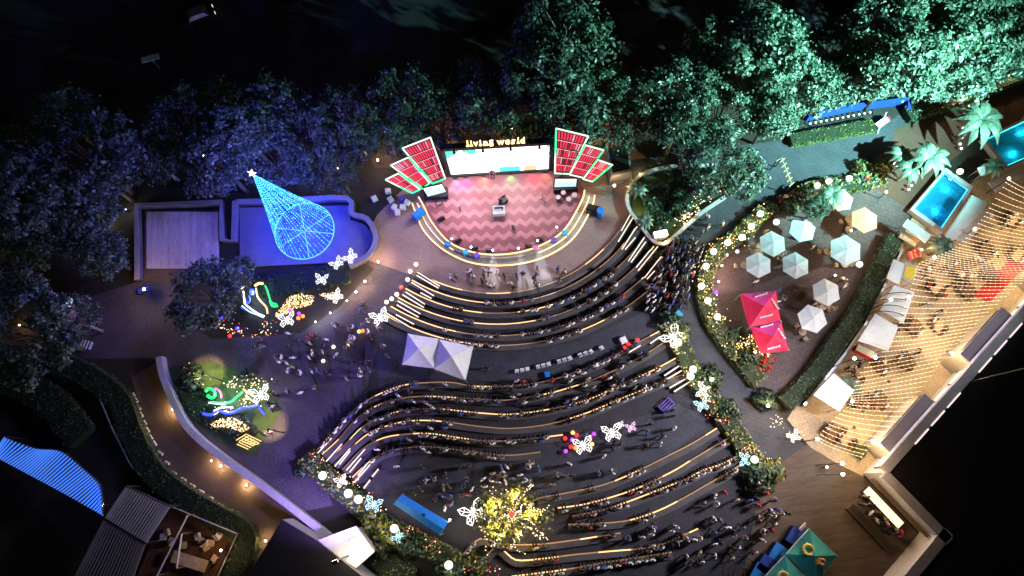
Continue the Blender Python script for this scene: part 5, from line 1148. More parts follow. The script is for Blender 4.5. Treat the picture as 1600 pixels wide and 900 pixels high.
# string light curtain over the terrace
lo = smooth(WL([(1578, 278), (1552, 320), (1528, 353), (1500, 382), (1470, 398), (1438, 412), (1430, 440), (1412, 490), (1400, 530), (1352, 575), (1335, 612), (1330, 632), (1300, 660), (1278, 686)], 4.0), 8)
hi = smooth(WL([(1730, 330), (1690, 375), (1640, 410), (1600, 440), (1535, 497), (1474, 562), (1416, 642), (1346, 714)], 4.5), 8)
def HI(u): return hi[min(len(hi) - 1, int(u * (len(hi) - 1)))].copy()
NST = 72
def LO(u):
    x = u * (len(lo) - 1); i = min(len(lo) - 2, int(x)); return lo[i].lerp(lo[i + 1], x - i)
def HI(u):
    x = u * (len(hi) - 1); i = min(len(hi) - 2, int(x)); return hi[i].lerp(hi[i + 1], x - i)
lo_r = [LO(i / (NST - 1)) for i in range(NST)]
post_done = 0
for k in range(NST):
    a = lo_r[k].copy(); a.z = 3.7; d = HI(k / (NST - 1))
    t = T('string_light', f'string of warm bulbs over the terrace, {nth(k + 1)} from the upper end', 'string light', (a.x, a.y, a.z), 0, 'string lights over the terrace')
    P = []; L_ = (d - a).length; side = e * .9
    for i in range(13): u = i / 12; P.append(a.lerp(d, u) + Vector((0, 0, -1.0 * 4 * u * (1 - u))))
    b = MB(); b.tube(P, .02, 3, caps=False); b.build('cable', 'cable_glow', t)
    b = MB()
    for q in resample(P, .42): b.octa(q + Vector((0, 0, -.02)), random.uniform(.040, .056))
    b.build('bulbs', 'bulb_warm', t, kind='stuff')
for k in range(7):
    p = lo[int(k * (len(lo) - 1) / 6)]; t = T('string_post', f'thin post carrying the string lights, {nth(k + 1)} from the upper end', 'post', (p.x, p.y, .03), 0, 'string light posts'); b = MB(); b.tube([(p.x, p.y, .03), (p.x, p.y, 3.75)], .05, 6); b.build('shaft', 'dark_metal', t); b = MB(); b.sphere((p.x, p.y, 3.85), .16, 8, 5); b.build('finial_bulb', 'lamp_hot', t)
# warm lamps added among the strings to light the terrace
for k in range(6):
    u = (k + .5) / 6; p = lo[int(u * (len(lo) - 1))].lerp(HI(u), .5); p = Vector((p.x, p.y, 3.0))
    t = T('added_terrace_lamp', f'added warm fill lamp in the string lights, {nth(k + 1)} from the upper end', 'lamp', tuple(p), 0, 'added fill lamps over the terrace')
    b = MB(); b.cyl((0, 0, 0), .18, .16, 8, r1=.06); b.build('shade', 'dark_metal', t, local=True); b = MB(); b.tube([(0, 0, .16), (0, 0, .6)], .012, 4); b.build('cord', 'black', t, local=True); b = MB(); b.sphere((0, 0, -.02), .08, 8, 5); b.build('bulb', 'lamp_hot', t, local=True)
    add_light('POINT', p + Vector((0, 0, -.3)), 210, (1, .66, .30), t, .25)
o = MB(); o.prism([W(1520, 462, .06), W(1545, 472, .06), W(1640, 385, .06), W(1620, 365, .06)], .036, .09); tag(o.build('carpet', 'red_carpet'), 'bright red carpet beside the facade bay', 'carpet')
for k in range(16):                                      # dining tables of the terrace
    u = (k // 2 + .5) / 8; v = .38 + .32 * (k % 2); p = lo[int(u * (len(lo) - 1))].lerp(HI(u), v)
    tt = T('dining_table', f'wooden dining table under string lights, {nth(k // 2 + 1)} in the {("outer", "inner")[k % 2]} row', 'table', (p.x, p.y, .036), rzA, 'dining tables on the terrace')
    b = MB(); b.box((0, 0, .74), (1.5, .8, .05)); b.build('table_top', 'brown_beam' if k % 3 else 'table_wood', tt, local=True)
    for sx in (-1, 1):
        b = MB(); b.box((sx * .6, 0, .36), (.08, .6, .72)); b.build('leg', 'dark_metal', tt, local=True)
        b = MB(); b.box((0, sx * .75, .42), (1.4, .35, .06)); bn = b.build('bench_seat', 'brown_beam', tt, local=True); b = MB(); b.box((0, sx * .75, .2), (1.2, .06, .38)); b.build('bench_leg', 'dark_metal', tt, local=True)
    for j in range(3):
        sx = (-1, 1)[j % 2]; ox = random.uniform(-.5, .5); pp_ = Vector((p.x, p.y, .036)) + Matrix.Rotation(rzA, 3, 'Z') @ Vector((ox, sx * .75, 0)); col = pick_shirt()
        person(pp_, rzA + (math.pi if sx > 0 else 0), 'sit_lap', col, f'diner in {col} top, {("first", "second", "third")[j]} seat of {nth(k // 2 + 1)} {("outer", "inner")[k % 2]} terrace table', 'diners on the terrace')

# pools
def pool(label, q, inset, led, deep=.55, stripe=True):
    z = .75; P = [W(x, y, z) for x, y in q]; c = sum(P, Vector()) / 4
    t = T('pool', label, 'pool', (c.x, c.y, .03)); I = [p + (c - p).normalized() * inset for p in P]
    for k in range(4):
        a, d, i0, i1 = P[k], P[(k + 1) % 4], I[k], I[(k + 1) % 4]; b = MB(); b.prism([a, d, i1, i0], .03, z); b.build('rim', 'pool_rim', t)
    b = MB(); b.prism(I, .03, z - deep); b.build('basin_floor', 'pool_tile', t)
    for k in range(4):
        a, d = I[k].lerp(c, .02), I[(k + 1) % 4].lerp(c, .02); a = Vector((a.x, a.y, z - .22)); d = Vector((d.x, d.y, z - .22)); b = MB(); b.tube([a, d], .05, 4); b.build('light_strip', led, t)
    if stripe:
        for k in range(18):
            u = (k + .5) / 18; a, d = I[0].lerp(I[3], u), I[1].lerp(I[2], u); a = a.lerp(d, .06); d = d.lerp(a, .06); b = MB(); zz = z - deep + .03
            b.tube([Vector((a.x, a.y, zz)), Vector((d.x, d.y, zz))], .045, 4); b.build('lane_bar', 'box_cyan', t)
    b = MB(); b.poly([Vector((p.x, p.y, z - .12)) for p in I]); b.build('water', wm, t)
    return t, c
wm = bpy.data.materials.new('pool_water'); wm.use_nodes = True; N_ = wm.node_tree.nodes; Lk = wm.node_tree.links; N_.remove(N_['Principled BSDF'])
tr = N_.new('ShaderNodeBsdfTransparent'); tr.inputs[0].default_value = (.55, .88, .96, 1); gl = N_.new('ShaderNodeBsdfGlossy'); gl.inputs['Roughness'].default_value = .05; mxs = N_.new('ShaderNodeMixShader'); mxs.inputs[0].default_value = .06
nn_ = N_.new('ShaderNodeTexNoise'); nn_.inputs['Scale'].default_value = 3; bp_ = N_.new('ShaderNodeBump'); bp_.inputs['Strength'].default_value = .3; Lk.new(nn_.outputs[0], bp_.inputs['Height']); Lk.new(bp_.outputs[0], gl.inputs['Normal'])
Lk.new(tr.outputs[0], mxs.inputs[1]); Lk.new(gl.outputs[0], mxs.inputs[2]); Lk.new(mxs.outputs[0], N_['Material Output'].inputs['Surface'])
pl, pc = pool('raised rectangular blue lit pool with pale stone rim', [(1478, 262), (1521, 292), (1472, 364), (1422, 328)], .55, 'pool_led')
pl2, pc2 = pool('turquoise lit pool cut off by the right frame edge', [(1534, 216), (1610, 180), (1660, 225), (1572, 264)], .5, 'pool_led_green')
for t_, c_, col in ((pl, pc, (.10, .62, 1)), (pl2, pc2, (.12, .9, .9))):
    for s in (-1, 1): add_light('POINT', Vector((c_.x + s * .9, c_.y + s * 1.2, .55)), 70, col, t_, .12)

# canopies and kiosks along the terrace edge
def slab(name, label, q, z, th, m, cat='canopy', posts=True, extra=None):
    P = [W(x, y, z) for x, y in q]; c = sum(P, Vector()) / len(P); t = T(name, label, cat, (c.x, c.y, .03))
    b = MB(); b.prism(P, z - th, z); b.build('roof', m, t)
    b = MB(); b.prism([p + (c - p).normalized() * .35 for p in P], z, z + .05); b.build('roof_sheet', extra or m, t)
    if posts:
        for p in P: w_ = p + (c - p).normalized() * .25; b = MB(); b.tube([(w_.x, w_.y, .03), (w_.x, w_.y, z - th)], .05, 5); b.build('post', 'steel', t)
    return t
slab('canopy', 'white roofed kiosk half next to the yellow and grey one', [(1397, 405), (1413, 412), (1405, 445), (1386, 434)], 2.8, .2, 'canvas')
slab('canopy', 'yellow and grey roofed kiosk beside the string lights', [(1414, 409), (1438, 418), (1427, 444), (1407, 434)], 2.7, .2, 'canvas_grey', extra='yellow')
slab('canopy', 'long white canopy with arched ribs', [(1397, 446), (1429, 456), (1412, 505), (1376, 484)], 2.8, .15, 'canvas')
for k in range(4):
    a, d = W(1376 + k * 6 - 8, 486 - k * 9, 2.9), W(1412 + k * 4 - 0, 493 - k * 11, 2.9)
    t = T('arched_rib', f'dark arched rib over the long white canopy, {nth(k + 1)} from below', 'rib', (a.x, a.y, 2.9), 0, 'arched ribs'); P = [a.lerp(d, i / 8) + Vector((0, 0, .55 * math.sin(math.pi * i / 8))) for i in range(9)]; b = MB(); b.tube(P, .05, 5); b.build('arch', 'dark_metal', t); b = MB(); b.tube([a + Vector((0, 0, -2.8)), a], .05, 5); b.build('post', 'dark_metal', t)
slab('canopy', 'broad white canopy below the arched ribs', [(1368, 490), (1404, 511), (1388, 548), (1341, 532)], 2.8, .15, 'canvas')
slab('canopy', 'square white canopy nearest the promenade', [(1303, 583), (1335, 610), (1312, 643), (1271, 617)], 2.8, .18, 'canvas')
slab('canopy', 'white flat roof beside the blue pool', [(1519, 305), (1545, 318), (1492, 375), (1474, 372)], 2.6, .2, 'white')
slab('canopy', 'lilac grey flat roof right of white pool roof', [(1531, 320), (1553, 332), (1508, 382), (1492, 372)], 2.3, .2, 'roof_pale')
slab('canopy', 'pale timber pergola roof below the blue pool', [(1418, 342), (1457, 368), (1446, 379), (1410, 353)], 2.4, .15, 'roof_pale')
slab('canopy', 'beige bar counter roof below the pergola', [(1410, 360), (1438, 375), (1430, 385), (1405, 370)], 1.6, .2, 'table_wood')
slab('canopy', 'white square kiosk roof between the pools', [(1528, 262), (1545, 256), (1551, 268), (1534, 274)], 2.3, .2, 'white')
slab('canopy', 'blue grey deck canopy between pools and string lights', [(1545, 285), (1590, 262), (1600, 275), (1558, 300)], 1.2, .2, 'roof_pale')
p = W(1428, 397, 1.2); t = T('orange_awning', 'small orange striped awning at the string light corner', 'awning', (p.x, p.y, .03), .2)
for k in range(6): b = MB(); b.box((-.6 + k * .24, 0, 1.3), (.2, .9, .05), M=Matrix.Rotation(R(20), 3, 'X')); b.build('stripe', 'print_orange' if k % 2 else 'canvas_red', t, local=True)
for s in (-1, 1): b = MB(); b.tube([(s * .6, .3, 0), (s * .6, .3, 1.2)], .04, 5); b.build('post', 'steel', t, local=True)
wall_run('terrace_rail', 'dark glass and steel railing beside the straight hedge', [(1402, 395), (1380, 440), (1345, 510), (1310, 560), (1250, 635)], .16, 1.1, 'dark_metal', 'steel')
wall_run('red_counter', 'red and white counter below the broad white canopy', [(1332, 545), (1362, 560)], .6, 1.0, 'canvas_red', 'white')
wall_run('island_wall', 'curved pale stone wall round the oval planting island', [(1115, 262), (1060, 262), (1010, 272), (983, 295), (980, 325), (1000, 355), (1018, 378), (1035, 384), (1055, 370), (1095, 335), (1150, 298), (1180, 270)], .3, .6, 'wall_low', 'roof_pale', 3)
wall_run('blue_wall', 'bright blue painted low wall on the upper path', [(1258, 188), (1330, 172), (1412, 162), (1414, 178)], .35, 1.0, 'canvas_navy')
p = W(1380, 190, 1.0); t = T('folding_stall', 'white folding stall with red bag beside the blue wall', 'stall', (p.x, p.y, .03), .5); b = MB(); b.box((0, 0, .8), (1.6, .7, .06)); b.build('table_top', 'white', t, local=True); b = MB(); b.box((.9, 0, .5), (.5, .4, .5)); b.build('red_bag', 'canvas_red', t, local=True); b = MB(); b.tube([(-.9, -.6, .03), (.9, .6, 1.3)], .05, 5); b.build('pole', 'white', t, local=True)
for s in (-1, 1): b = MB(); b.box((s * .7, 0, .38), (.06, .6, .76)); b.build('leg', 'steel', t, local=True)
for k in range(12): p = W(1266 + k * 8.5, 193 - k * 1.6, .5); t = T('path_light', f'small pale bollard light below the blue wall, {nth(k + 1)} from the left', 'lamp', (p.x, p.y, .03), 0, 'bollard lights on the upper path'); b = MB(); b.tube([(0, 0, 0), (0, 0, .4)], .06, 6); b.build('post', 'dark_metal', t, local=True); b = MB(); b.sphere((0, 0, .48), .13, 8, 5); b.build('globe', 'globe_white', t, local=True)
for k in range(14):
    q = [(1520, 152), (1515, 165), (1508, 178), (1505, 200), (1503, 215), (1502, 232), (1440, 249), (1436, 256), (1432, 266), (1428, 280), (1424, 290), (1420, 296), (1500, 225), (1525, 158)][k]; p = W(*q, .6); t = T('path_light', f'small round light along the brown pool path, {nth(k + 1)} of fourteen', 'lamp', (p.x, p.y, .03), 0, 'round lights on the pool path'); b = MB(); b.tube([(0, 0, 0), (0, 0, .5)], .04, 5); b.build('post', 'dark_metal', t, local=True); b = MB(); b.sphere((0, 0, .58), .16, 8, 5); b.build('globe', 'globe_white', t, local=True)
gate = T('wooden_arch', 'dark slatted timber arch on the upper path', 'arch', tuple(W(1228, 268, .03)), 0)
ga, gb_, gc = W(1213, 252, 2.2), W(1221, 247, 2.2), W(1237, 288, 2.2)
for k in range(12): q = gb_.lerp(gc, k / 11); b = MB(); b.box(q, (.75, .12, .08), .6); b.build('slat', 'table_wood' if k % 2 else 'brown_beam', gate)
for q in (ga, gb_, gc): b = MB(); b.tube([(q.x, q.y, .03), q], .07, 5); b.build('post', 'dark_metal', gate)
b = MB(); b.tube([ga, gb_, gc], .07, 5); b.build('beam', 'table_wood', gate)
# white picnic kit by the left of the stage
for k, (x, y) in enumerate([(607, 300), (611, 313), (617, 325), (622, 333), (629, 312), (637, 318), (630, 325), (586, 312)]):
    boxthing('equipment_case', f'pale equipment case left of the stage fans, {nth(k + 1)} of eight', 'case', x, y, (.6, .55, .5), 'white' if k != 4 else 'box_violet', .02, k * .5, 'equipment cases')
slab('shed', 'dark flat roofed shed right of the stage fans', [(948, 232), (984, 226), (986, 268), (955, 275)], 2.6, 2.5, 'roof_grey', 'shed', posts=False, extra='black')
b = T('white_pavilion', 'small bright white lit cube sign at the island foot', 'sign', (*W(1030, 370).xy, .03)); m_ = MB(); m_.box((0, 0, .5), (1.5, .7, .9), .1); m_.build('cabinet', 'white', b, local=True); m_ = MB(); m_.box((0, 0, .99), (1.4, .62, .06), .1); m_.build('light_panel', 'lamp_white', b, local=True)

# ================================================================ lower left
wall_run('retaining_wall', 'long low stone wall between service road and left plaza', [(256, 560), (262, 590), (285, 645), (310, 680), (360, 720), (410, 755), (470, 800), (520, 840)], .6, 1.0, 'wall_low', 'roof_pale', 3)
for k, (x, y) in enumerate([(205, 618), (209, 626), (213, 637), (217, 649), (222, 661), (227, 673), (232, 684), (238, 694), (247, 709), (257, 724), (268, 740), (283, 750), (297, 760), (311, 769), (326, 779), (342, 791), (360, 804), (375, 816)]):
    p = W(x + 3, y - 1, .2); t = T('kerb_light', f'small pale kerb block along the curved hedge, {nth(k + 1)} from the top', 'kerb block', (p.x, p.y, .012), math.atan2(-.6, .35) if k < 8 else math.atan2(-.4, .6), 'kerb blocks along the hedge'); b = MB(); b.box((0, 0, .12), (.62, .22, .22)); b.build('block', 'white', t, local=True); b = MB(); b.box((0, 0, .25), (.5, .14, .03)); b.build('cap', 'canvas_grey', t, local=True)
wall_run('hedge_rail', 'thin pale handrail left of the curved hedge', [(50, 555), (110, 585), (160, 612), (185, 672), (215, 730), (262, 770)], .06, 1.0, 'steel', 'roof_pale')
def louvre(label, poly, zt_, n, a, d, m, w_=.14, frame='black'):
    P = [W(x, y, zt_) for x, y in poly]; c = sum(P, Vector()) / len(P); t = T('louvre_roof', label, 'roof', (c.x, c.y, .02))
    A0, D0 = [W(*q, zt_) for q in a], [W(*q, zt_) for q in d]
    g0, g1 = smooth(A0, 12), smooth(D0, 12)
    for k in range(n):
        u = k / (n - 1); s0 = g0[min(len(g0) - 1, int(u * (len(g0) - 1)))]; f0 = u * (len(g0) - 1) - int(u * (len(g0) - 1)); s0 = s0.lerp(g0[min(len(g0) - 1, int(u * (len(g0) - 1)) + 1)], f0)
        e0 = g1[min(len(g1) - 1, int(u * (len(g1) - 1)))]; f1 = u * (len(g1) - 1) - int(u * (len(g1) - 1)); e0 = e0.lerp(g1[min(len(g1) - 1, int(u * (len(g1) - 1)) + 1)], f1)
        v = e0 - s0; b = MB(); b.box((s0 + e0) / 2, (v.length, w_, .08), math.atan2(v.y, v.x)); b.build('slat', m, t)
    b = MB(); b.tube(g0, .09, 4); b.build('beam', 'dark_metal', t); b = MB(); b.tube(g1, .09, 4); b.build('beam', 'dark_metal', t)
    for p in (g0[0], g0[-1], g1[0], g1[-1]): b = MB(); b.tube([(p.x, p.y, .02), p], .1, 5); b.build('post', 'dark_metal', t)
    b = MB(); b.prism([q - Vector((0, 0, .0)) for q in P], zt_ - .5, zt_ - .42); b.build('ceiling', frame, t)
    return t
louvre('bright blue glowing louvre roof in the lower left corner', [(-10, 690), (95, 706), (156, 757), (160, 806), (-10, 715)], 3.2, 46, [(-12, 712), (40, 740), (100, 772), (160, 806)], [(8, 683), (55, 700), (95, 705), (130, 732), (156, 760), (160, 804)], 'slat_blue_glow', .14)  # slats glow by emission in place of blue floodlight on them
louvre('grey louvre roof next to the timber furniture deck', [(198, 760), (265, 791), (228, 848), (165, 810)], 3.2, 20, [(198, 760), (232, 775), (265, 791)], [(165, 810), (196, 829), (228, 848)], 'roof_pale', .14)
louvre('dim brownish louvre roof at the bottom edge', [(163, 812), (226, 850), (200, 910), (115, 910)], 3.2, 20, [(163, 812), (195, 831), (226, 850)], [(112, 912), (150, 930), (192, 945)], 'roof_grey', .12)
fd = T('furniture_deck', 'brown timber roof deck with furniture in the lower left', 'deck', (*W(310, 850).xy, .02))
for k in range(16):
    u0_, u1_ = k / 16, (k + .94) / 16; a0, a1 = W(262, 790, .6), W(370, 834, .6); d0, d1 = W(212, 905, .6), W(335, 905, .6)
    b = MB(); b.prism([a0.lerp(a1, u0_), a0.lerp(a1, u1_), d0.lerp(d1, u1_), d0.lerp(d1, u0_)], .02, .6 + .005 * (k % 2)); b.build('plank', 'terracotta', fd)
b = MB(); b.tube([W(262, 789, 1.5), W(371, 834, 1.5), W(338, 905, 1.5)], .06, 5); b.build('railing', 'roof_pale', fd)
for k in range(7): p = W(262 + 109 * k / 6, 789 + 45 * k / 6, 1.5); b = MB(); b.tube([(p.x, p.y, .6), p], .03, 4); b.build('baluster', 'steel', fd)
t = T('long_table', 'long pale timber table on the furniture deck', 'table', tuple(W(302, 876, .6)), R(-22)); b = MB(); b.box((0, 0, .75), (3.6, 1.1, .07)); b.build('table_top', 'table_wood', t, local=True)
for sx in (-1, 1):
    for sy in (-1, 1): b = MB(); b.box((sx * 1.6, sy * .4, .36), (.1, .1, .72)); b.build('leg', 'brown_beam', t, local=True)
for k, (x, y) in enumerate([(258, 838), (270, 845), (264, 832), (318, 845), (325, 855), (333, 848), (345, 836), (289, 851), (338, 872), (312, 838)]):
    p = W(x, y, .6); t = T('lounge_chair', f'pale timber lounge chair on the furniture deck, {nth(k + 1)} of ten', 'chair', tuple(p), k * .9, 'lounge chairs on the deck'); b = MB(); b.box((0, 0, .38), (.62, .6, .1)); b.build('seat', 'table_wood' if k % 3 else 'white', t, local=True); b = MB(); b.box((0, -.3, .65), (.62, .08, .5)); b.build('backrest', 'table_wood', t, local=True)
    for sx in (-1, 1): b = MB(); b.box((sx * .27, 0, .17), (.06, .5, .34)); b.build('leg', 'brown_beam', t, local=True)
for k, (a, d) in enumerate((((293, 805), (245, 900)), ((284, 834), (276, 888)))):
    t = T('pergola_beam', f'{("long slanting", "short")[k]} pale beam over the furniture deck', 'beam', tuple(W(*a, .6))); b = MB(); b.tube([W(*a, 2.6), W(*d, 2.6)], .1, 4); b.build('rail', 'roof_pale', t)
    for q in (a, d): p = W(*q, 2.6); b = MB(); b.tube([(p.x, p.y, .6), p], .08, 4); b.build('post', 'brown_beam', t)
# dark building at the bottom and its pale roof corner with the bright lamp
Z2 = 4.0
P = [W(x, y, Z2) for x, y in ((495, 845), (440, 812), (385, 905), (340, 1000), (700, 1000), (570, 905))]
t = T('dark_building', 'black roofed building at the bottom edge', 'building', (*P[1].xy, .02)); b = MB(); b.prism(P, .02, Z2 - .3); b.build('wall', 'roof_grey', t); b = MB(); b.prism(P, Z2 - .28, Z2); b.build('roof', 'roof_black', t)
Q = [W(x, y, 3.4) for x, y in ((494, 845), (556, 822), (585, 862), (556, 888))]
t = T('lamp_roof', 'pale flat roof corner with bright flood lamp', 'roof', (*W(540, 855).xy, .02)); b = MB(); b.prism(Q, 3.1, 3.4); b.build('slab', 'roof_pale', t); b = MB(); c = sum(Q, Vector()) / 4; b.prism([q.lerp(c, .12) for q in Q], .02, 3.08); b.build('wall', 'roof_grey', t)
# odd far things
p = W(235, 91, 2.2); t = T('road_sign', 'pale rectangular sign board beside the dark road', 'sign', (p.x, p.y, .02), .15); b = MB(); b.box((0, 0, 2.2), (2.1, .75, .1)); b.build('board', 'roof_pale', t, local=True); b = MB(); b.tube([(0, 0, 0), (0, 0, 2.15)], .06, 5); b.build('post', 'steel', t, local=True)
p = W(306, 20, 1.2); t = T('parked_car', 'dark parked car with pale reflections on the far road', 'car', (p.x, p.y, .02), .3)
b = MB(); b.box((0, 0, .6), (4.1, 1.7, .65)); b.build('body', 'black', t, local=True); b = MB(); b.add([(-1.2, -.75, .92), (1.3, -.75, .92), (1.3, .75, .92), (-1.2, .75, .92), (-.8, -.6, 1.45), (.8, -.6, 1.45), (.8, .6, 1.45), (-.8, .6, 1.45)], [(4, 5, 6, 7), (0, 1, 5, 4), (1, 2, 6, 5), (2, 3, 7, 6), (3, 0, 4, 7)]); b.build('cabin', 'steel', t, local=True)
for sx in (-1, 1):
    for sy in (-1, 1): b = MB(); b.tube([(sx * 1.3, sy * .7, .33), (sx * 1.3, sy * .9, .33)], .33, 10); b.build('wheel', 'black', t, local=True)
for sy in (-1, 1): b = MB(); b.box((2.06, sy * .55, .7), (.06, .35, .16)); b.build('headlight', 'globe_white', t, local=True)
t = T('van', 'pale parked van behind the dark left trees', 'van', tuple(W(112, 493, .02)), R(65))
b = MB(); b.box((0, 0, .95), (3.6, 1.6, 1.4)); b.build('body', 'roof_grey', t, local=True); b = MB(); b.box((1.2, 0, 1.68), (.9, 1.3, .05)); b.build('windscreen', 'monitor_blue', t, local=True)  # windscreen glows by emission; its brightness is painted in
for sx in (-1, 1):
    for sy in (-1, 1): b = MB(); b.tube([(sx * 1.2, sy * .7, .33), (sx * 1.2, sy * .86, .33)], .33, 10); b.build('wheel', 'black', t, local=True)
t = T('slatted_bench', 'white slatted bench by the dark road junction', 'bench', tuple(W(136, 539, .02)), R(-20))
for k in range(5): b = MB(); b.box((-.7 + .35 * k, 0, .45), (.14, .9, .05)); b.build('slat', 'white', t, local=True)
for s in (-1, 1): b = MB(); b.box((s * .6, 0, .21), (.1, .8, .42)); b.build('leg', 'steel', t, local=True)
t = T('stroller', 'dark stroller near the deck step', 'stroller', tuple(W(229, 455, .02)), .2); b = MB(); b.box((0, 0, .55), (1.2, .5, .35)); b.build('seat', 'canvas_navy', t, local=True)
for sx in (-1, 1): b = MB(); b.tube([(sx * .4, -.3, .15), (sx * .4, .3, .15)], .15, 8); b.build('wheel', 'black', t, local=True); b = MB(); b.tube([(sx * .4, 0, .15), (sx * .3, 0, .4)], .03, 4); b.build('strut', 'steel', t, local=True)
# white chairs of the technical row on the walkway
for k in [q for q in range(17) if q % 4 != 3]:
    p = W(808 + k * 8.2, 581 - k * 1.6 - (k / 17) ** 2 * 12, .02); t = T('white_chair', f'white plastic chair on the upper walkway, {nth(k + 1)} from the left', 'chair', tuple(p), face(p, None, .1), 'white chairs on the walkway'); b = MB(); b.box((0, 0, .43), (.42, .42, .05)); b.build('seat', 'white', t, local=True); b = MB(); b.box((0, -.2, .66), (.42, .04, .42)); b.build('backrest', 'white', t, local=True)
    for sx in (-1, 1):
        for sy in (-1, 1): b = MB(); b.box((sx * .18, sy * .18, .2), (.04, .04, .4)); b.build('leg', 'white', t, local=True)
boxthing('flight_case', 'pale blue topped box on the walkway by the right border', 'box', 1058, 493, (.75, .7, .6), 'box_cyan', .02, .6); boxthing('flight_case', 'white topped box beside the red lanterns', 'box', 973, 533, (.7, .7, .6), 'white', .02, .3); boxthing('flight_case', 'small blue box below the white chairs', 'box', 855, 586, (.55, .55, .5), 'canvas_blue', .02, .1); boxthing('cool_box', 'pale cyan box in the dense crowd', 'box', 1071, 430, (.62, .62, .7), 'box_cyan', .02, .1)
t = T('handcart', 'violet folding handcart beside the middle bench ends', 'cart', tuple(W(1040, 634, .02)), .6)
for k in range(4): b = MB(); b.box((0, -.4 + .27 * k, .5), (1.5, .08, .06)); b.build('slat', 'box_violet', t, local=True)
for s in (-1, 1): b = MB(); b.box((s * .7, 0, .26), (.08, .9, .5)); b.build('leg', 'box_violet', t, local=True)
b = T('spiral_mosaic', 'round pale spiral floor ring near the teal marquee', 'floor ring', (*W(1158, 898).xy, .02))
for r_ in (.7, 1.2, 1.7): m_ = MB(); m_.tube([W(1158, 898, .03) + Vector((r_ * math.cos(a * .26), r_ * math.sin(a * .26), 0)) for a in range(24)], .06, 4, closed=True); m_.build('ring', 'path_grey', b)

# ================================================================ main lamps
def flood(label, p, tgt, power, col, angle, blend=.5, z0=None, radius=.35, group='flood lamps', lens='lamp_white', hs=.5):
    p = Vector(p); z0 = .02 if z0 is None else z0; t = T('flood_lamp', label, 'lamp', (p.x, p.y, z0), 0, group)
    d = (Vector(tgt) - p).normalized(); b = MB(); b.tube([(p.x, p.y, z0), (p.x, p.y, p.z - .1)], .06, 6); b.build('pole', 'black', t)
    M = d.to_track_quat('-Z', 'Y').to_matrix(); b = MB(); b.box(p - d * .12, (hs, hs * .7, .2), M=M); b.build('housing', 'black', t)
    b = MB(); b.box(p + d * .0, (hs * .85, hs * .55, .03), M=M); b.build('lens', lens, t)
    add_light('SPOT', p + d * .1, power, col, t, radius, tgt, angle, blend); return t
r1_ = A + e * (l - 30) + Vector((0, 0, 17)); r2_ = A + e * (l - 12) + Vector((0, 0, 17))
flood('cool white flood lamp on the mall roof edge facing the tree belt', r1_, W(1310, 110, 8), 380000, (.36, .95, .88), 80, 1.0, ZR, hs=.9)
flood('cool white flood lamp on the mall roof edge facing the parasols', r1_ + e * 2.5, W(1250, 420, 2), 15000, (.88, .92, 1), 84, .9, ZR, hs=.9)
flood('added neutral fill lamp over the mall roof facing the amphitheatre', r2_ + Vector((0, 0, 6)), W(930, 640, 0), 84000, (.90, .86, 1), 66, .9, ZR, radius=2.5, hs=.9)  # unseen mast lamp added for soft light over the seating
flood('added violet fill lamp mast behind the dark building', (*W(545, 868, 3.4).xy, 8.0), W(470, 590, 0), 14000, (.34, .22, 1), 115, .9, 3.4)  # unseen lamp added to tint the left plaza violet
tl = W(553, 850, 4.4); t = T('roof_lamp', 'dazzling warm white lamp on the pale roof corner', 'lamp', (tl.x, tl.y, 3.42)); b = MB(); b.tube([(tl.x, tl.y, 3.42), (tl.x, tl.y, 4.2)], .08, 6); b.build('post', 'dark_metal', t); b = MB(); b.sphere(tl, .42, 12, 8); b.build('globe', 'lamp_hot', t, smooth=True); add_light('POINT', tl + Vector((.3, -.3, 1.3)), 620, (1, .84, .62), t, .5)
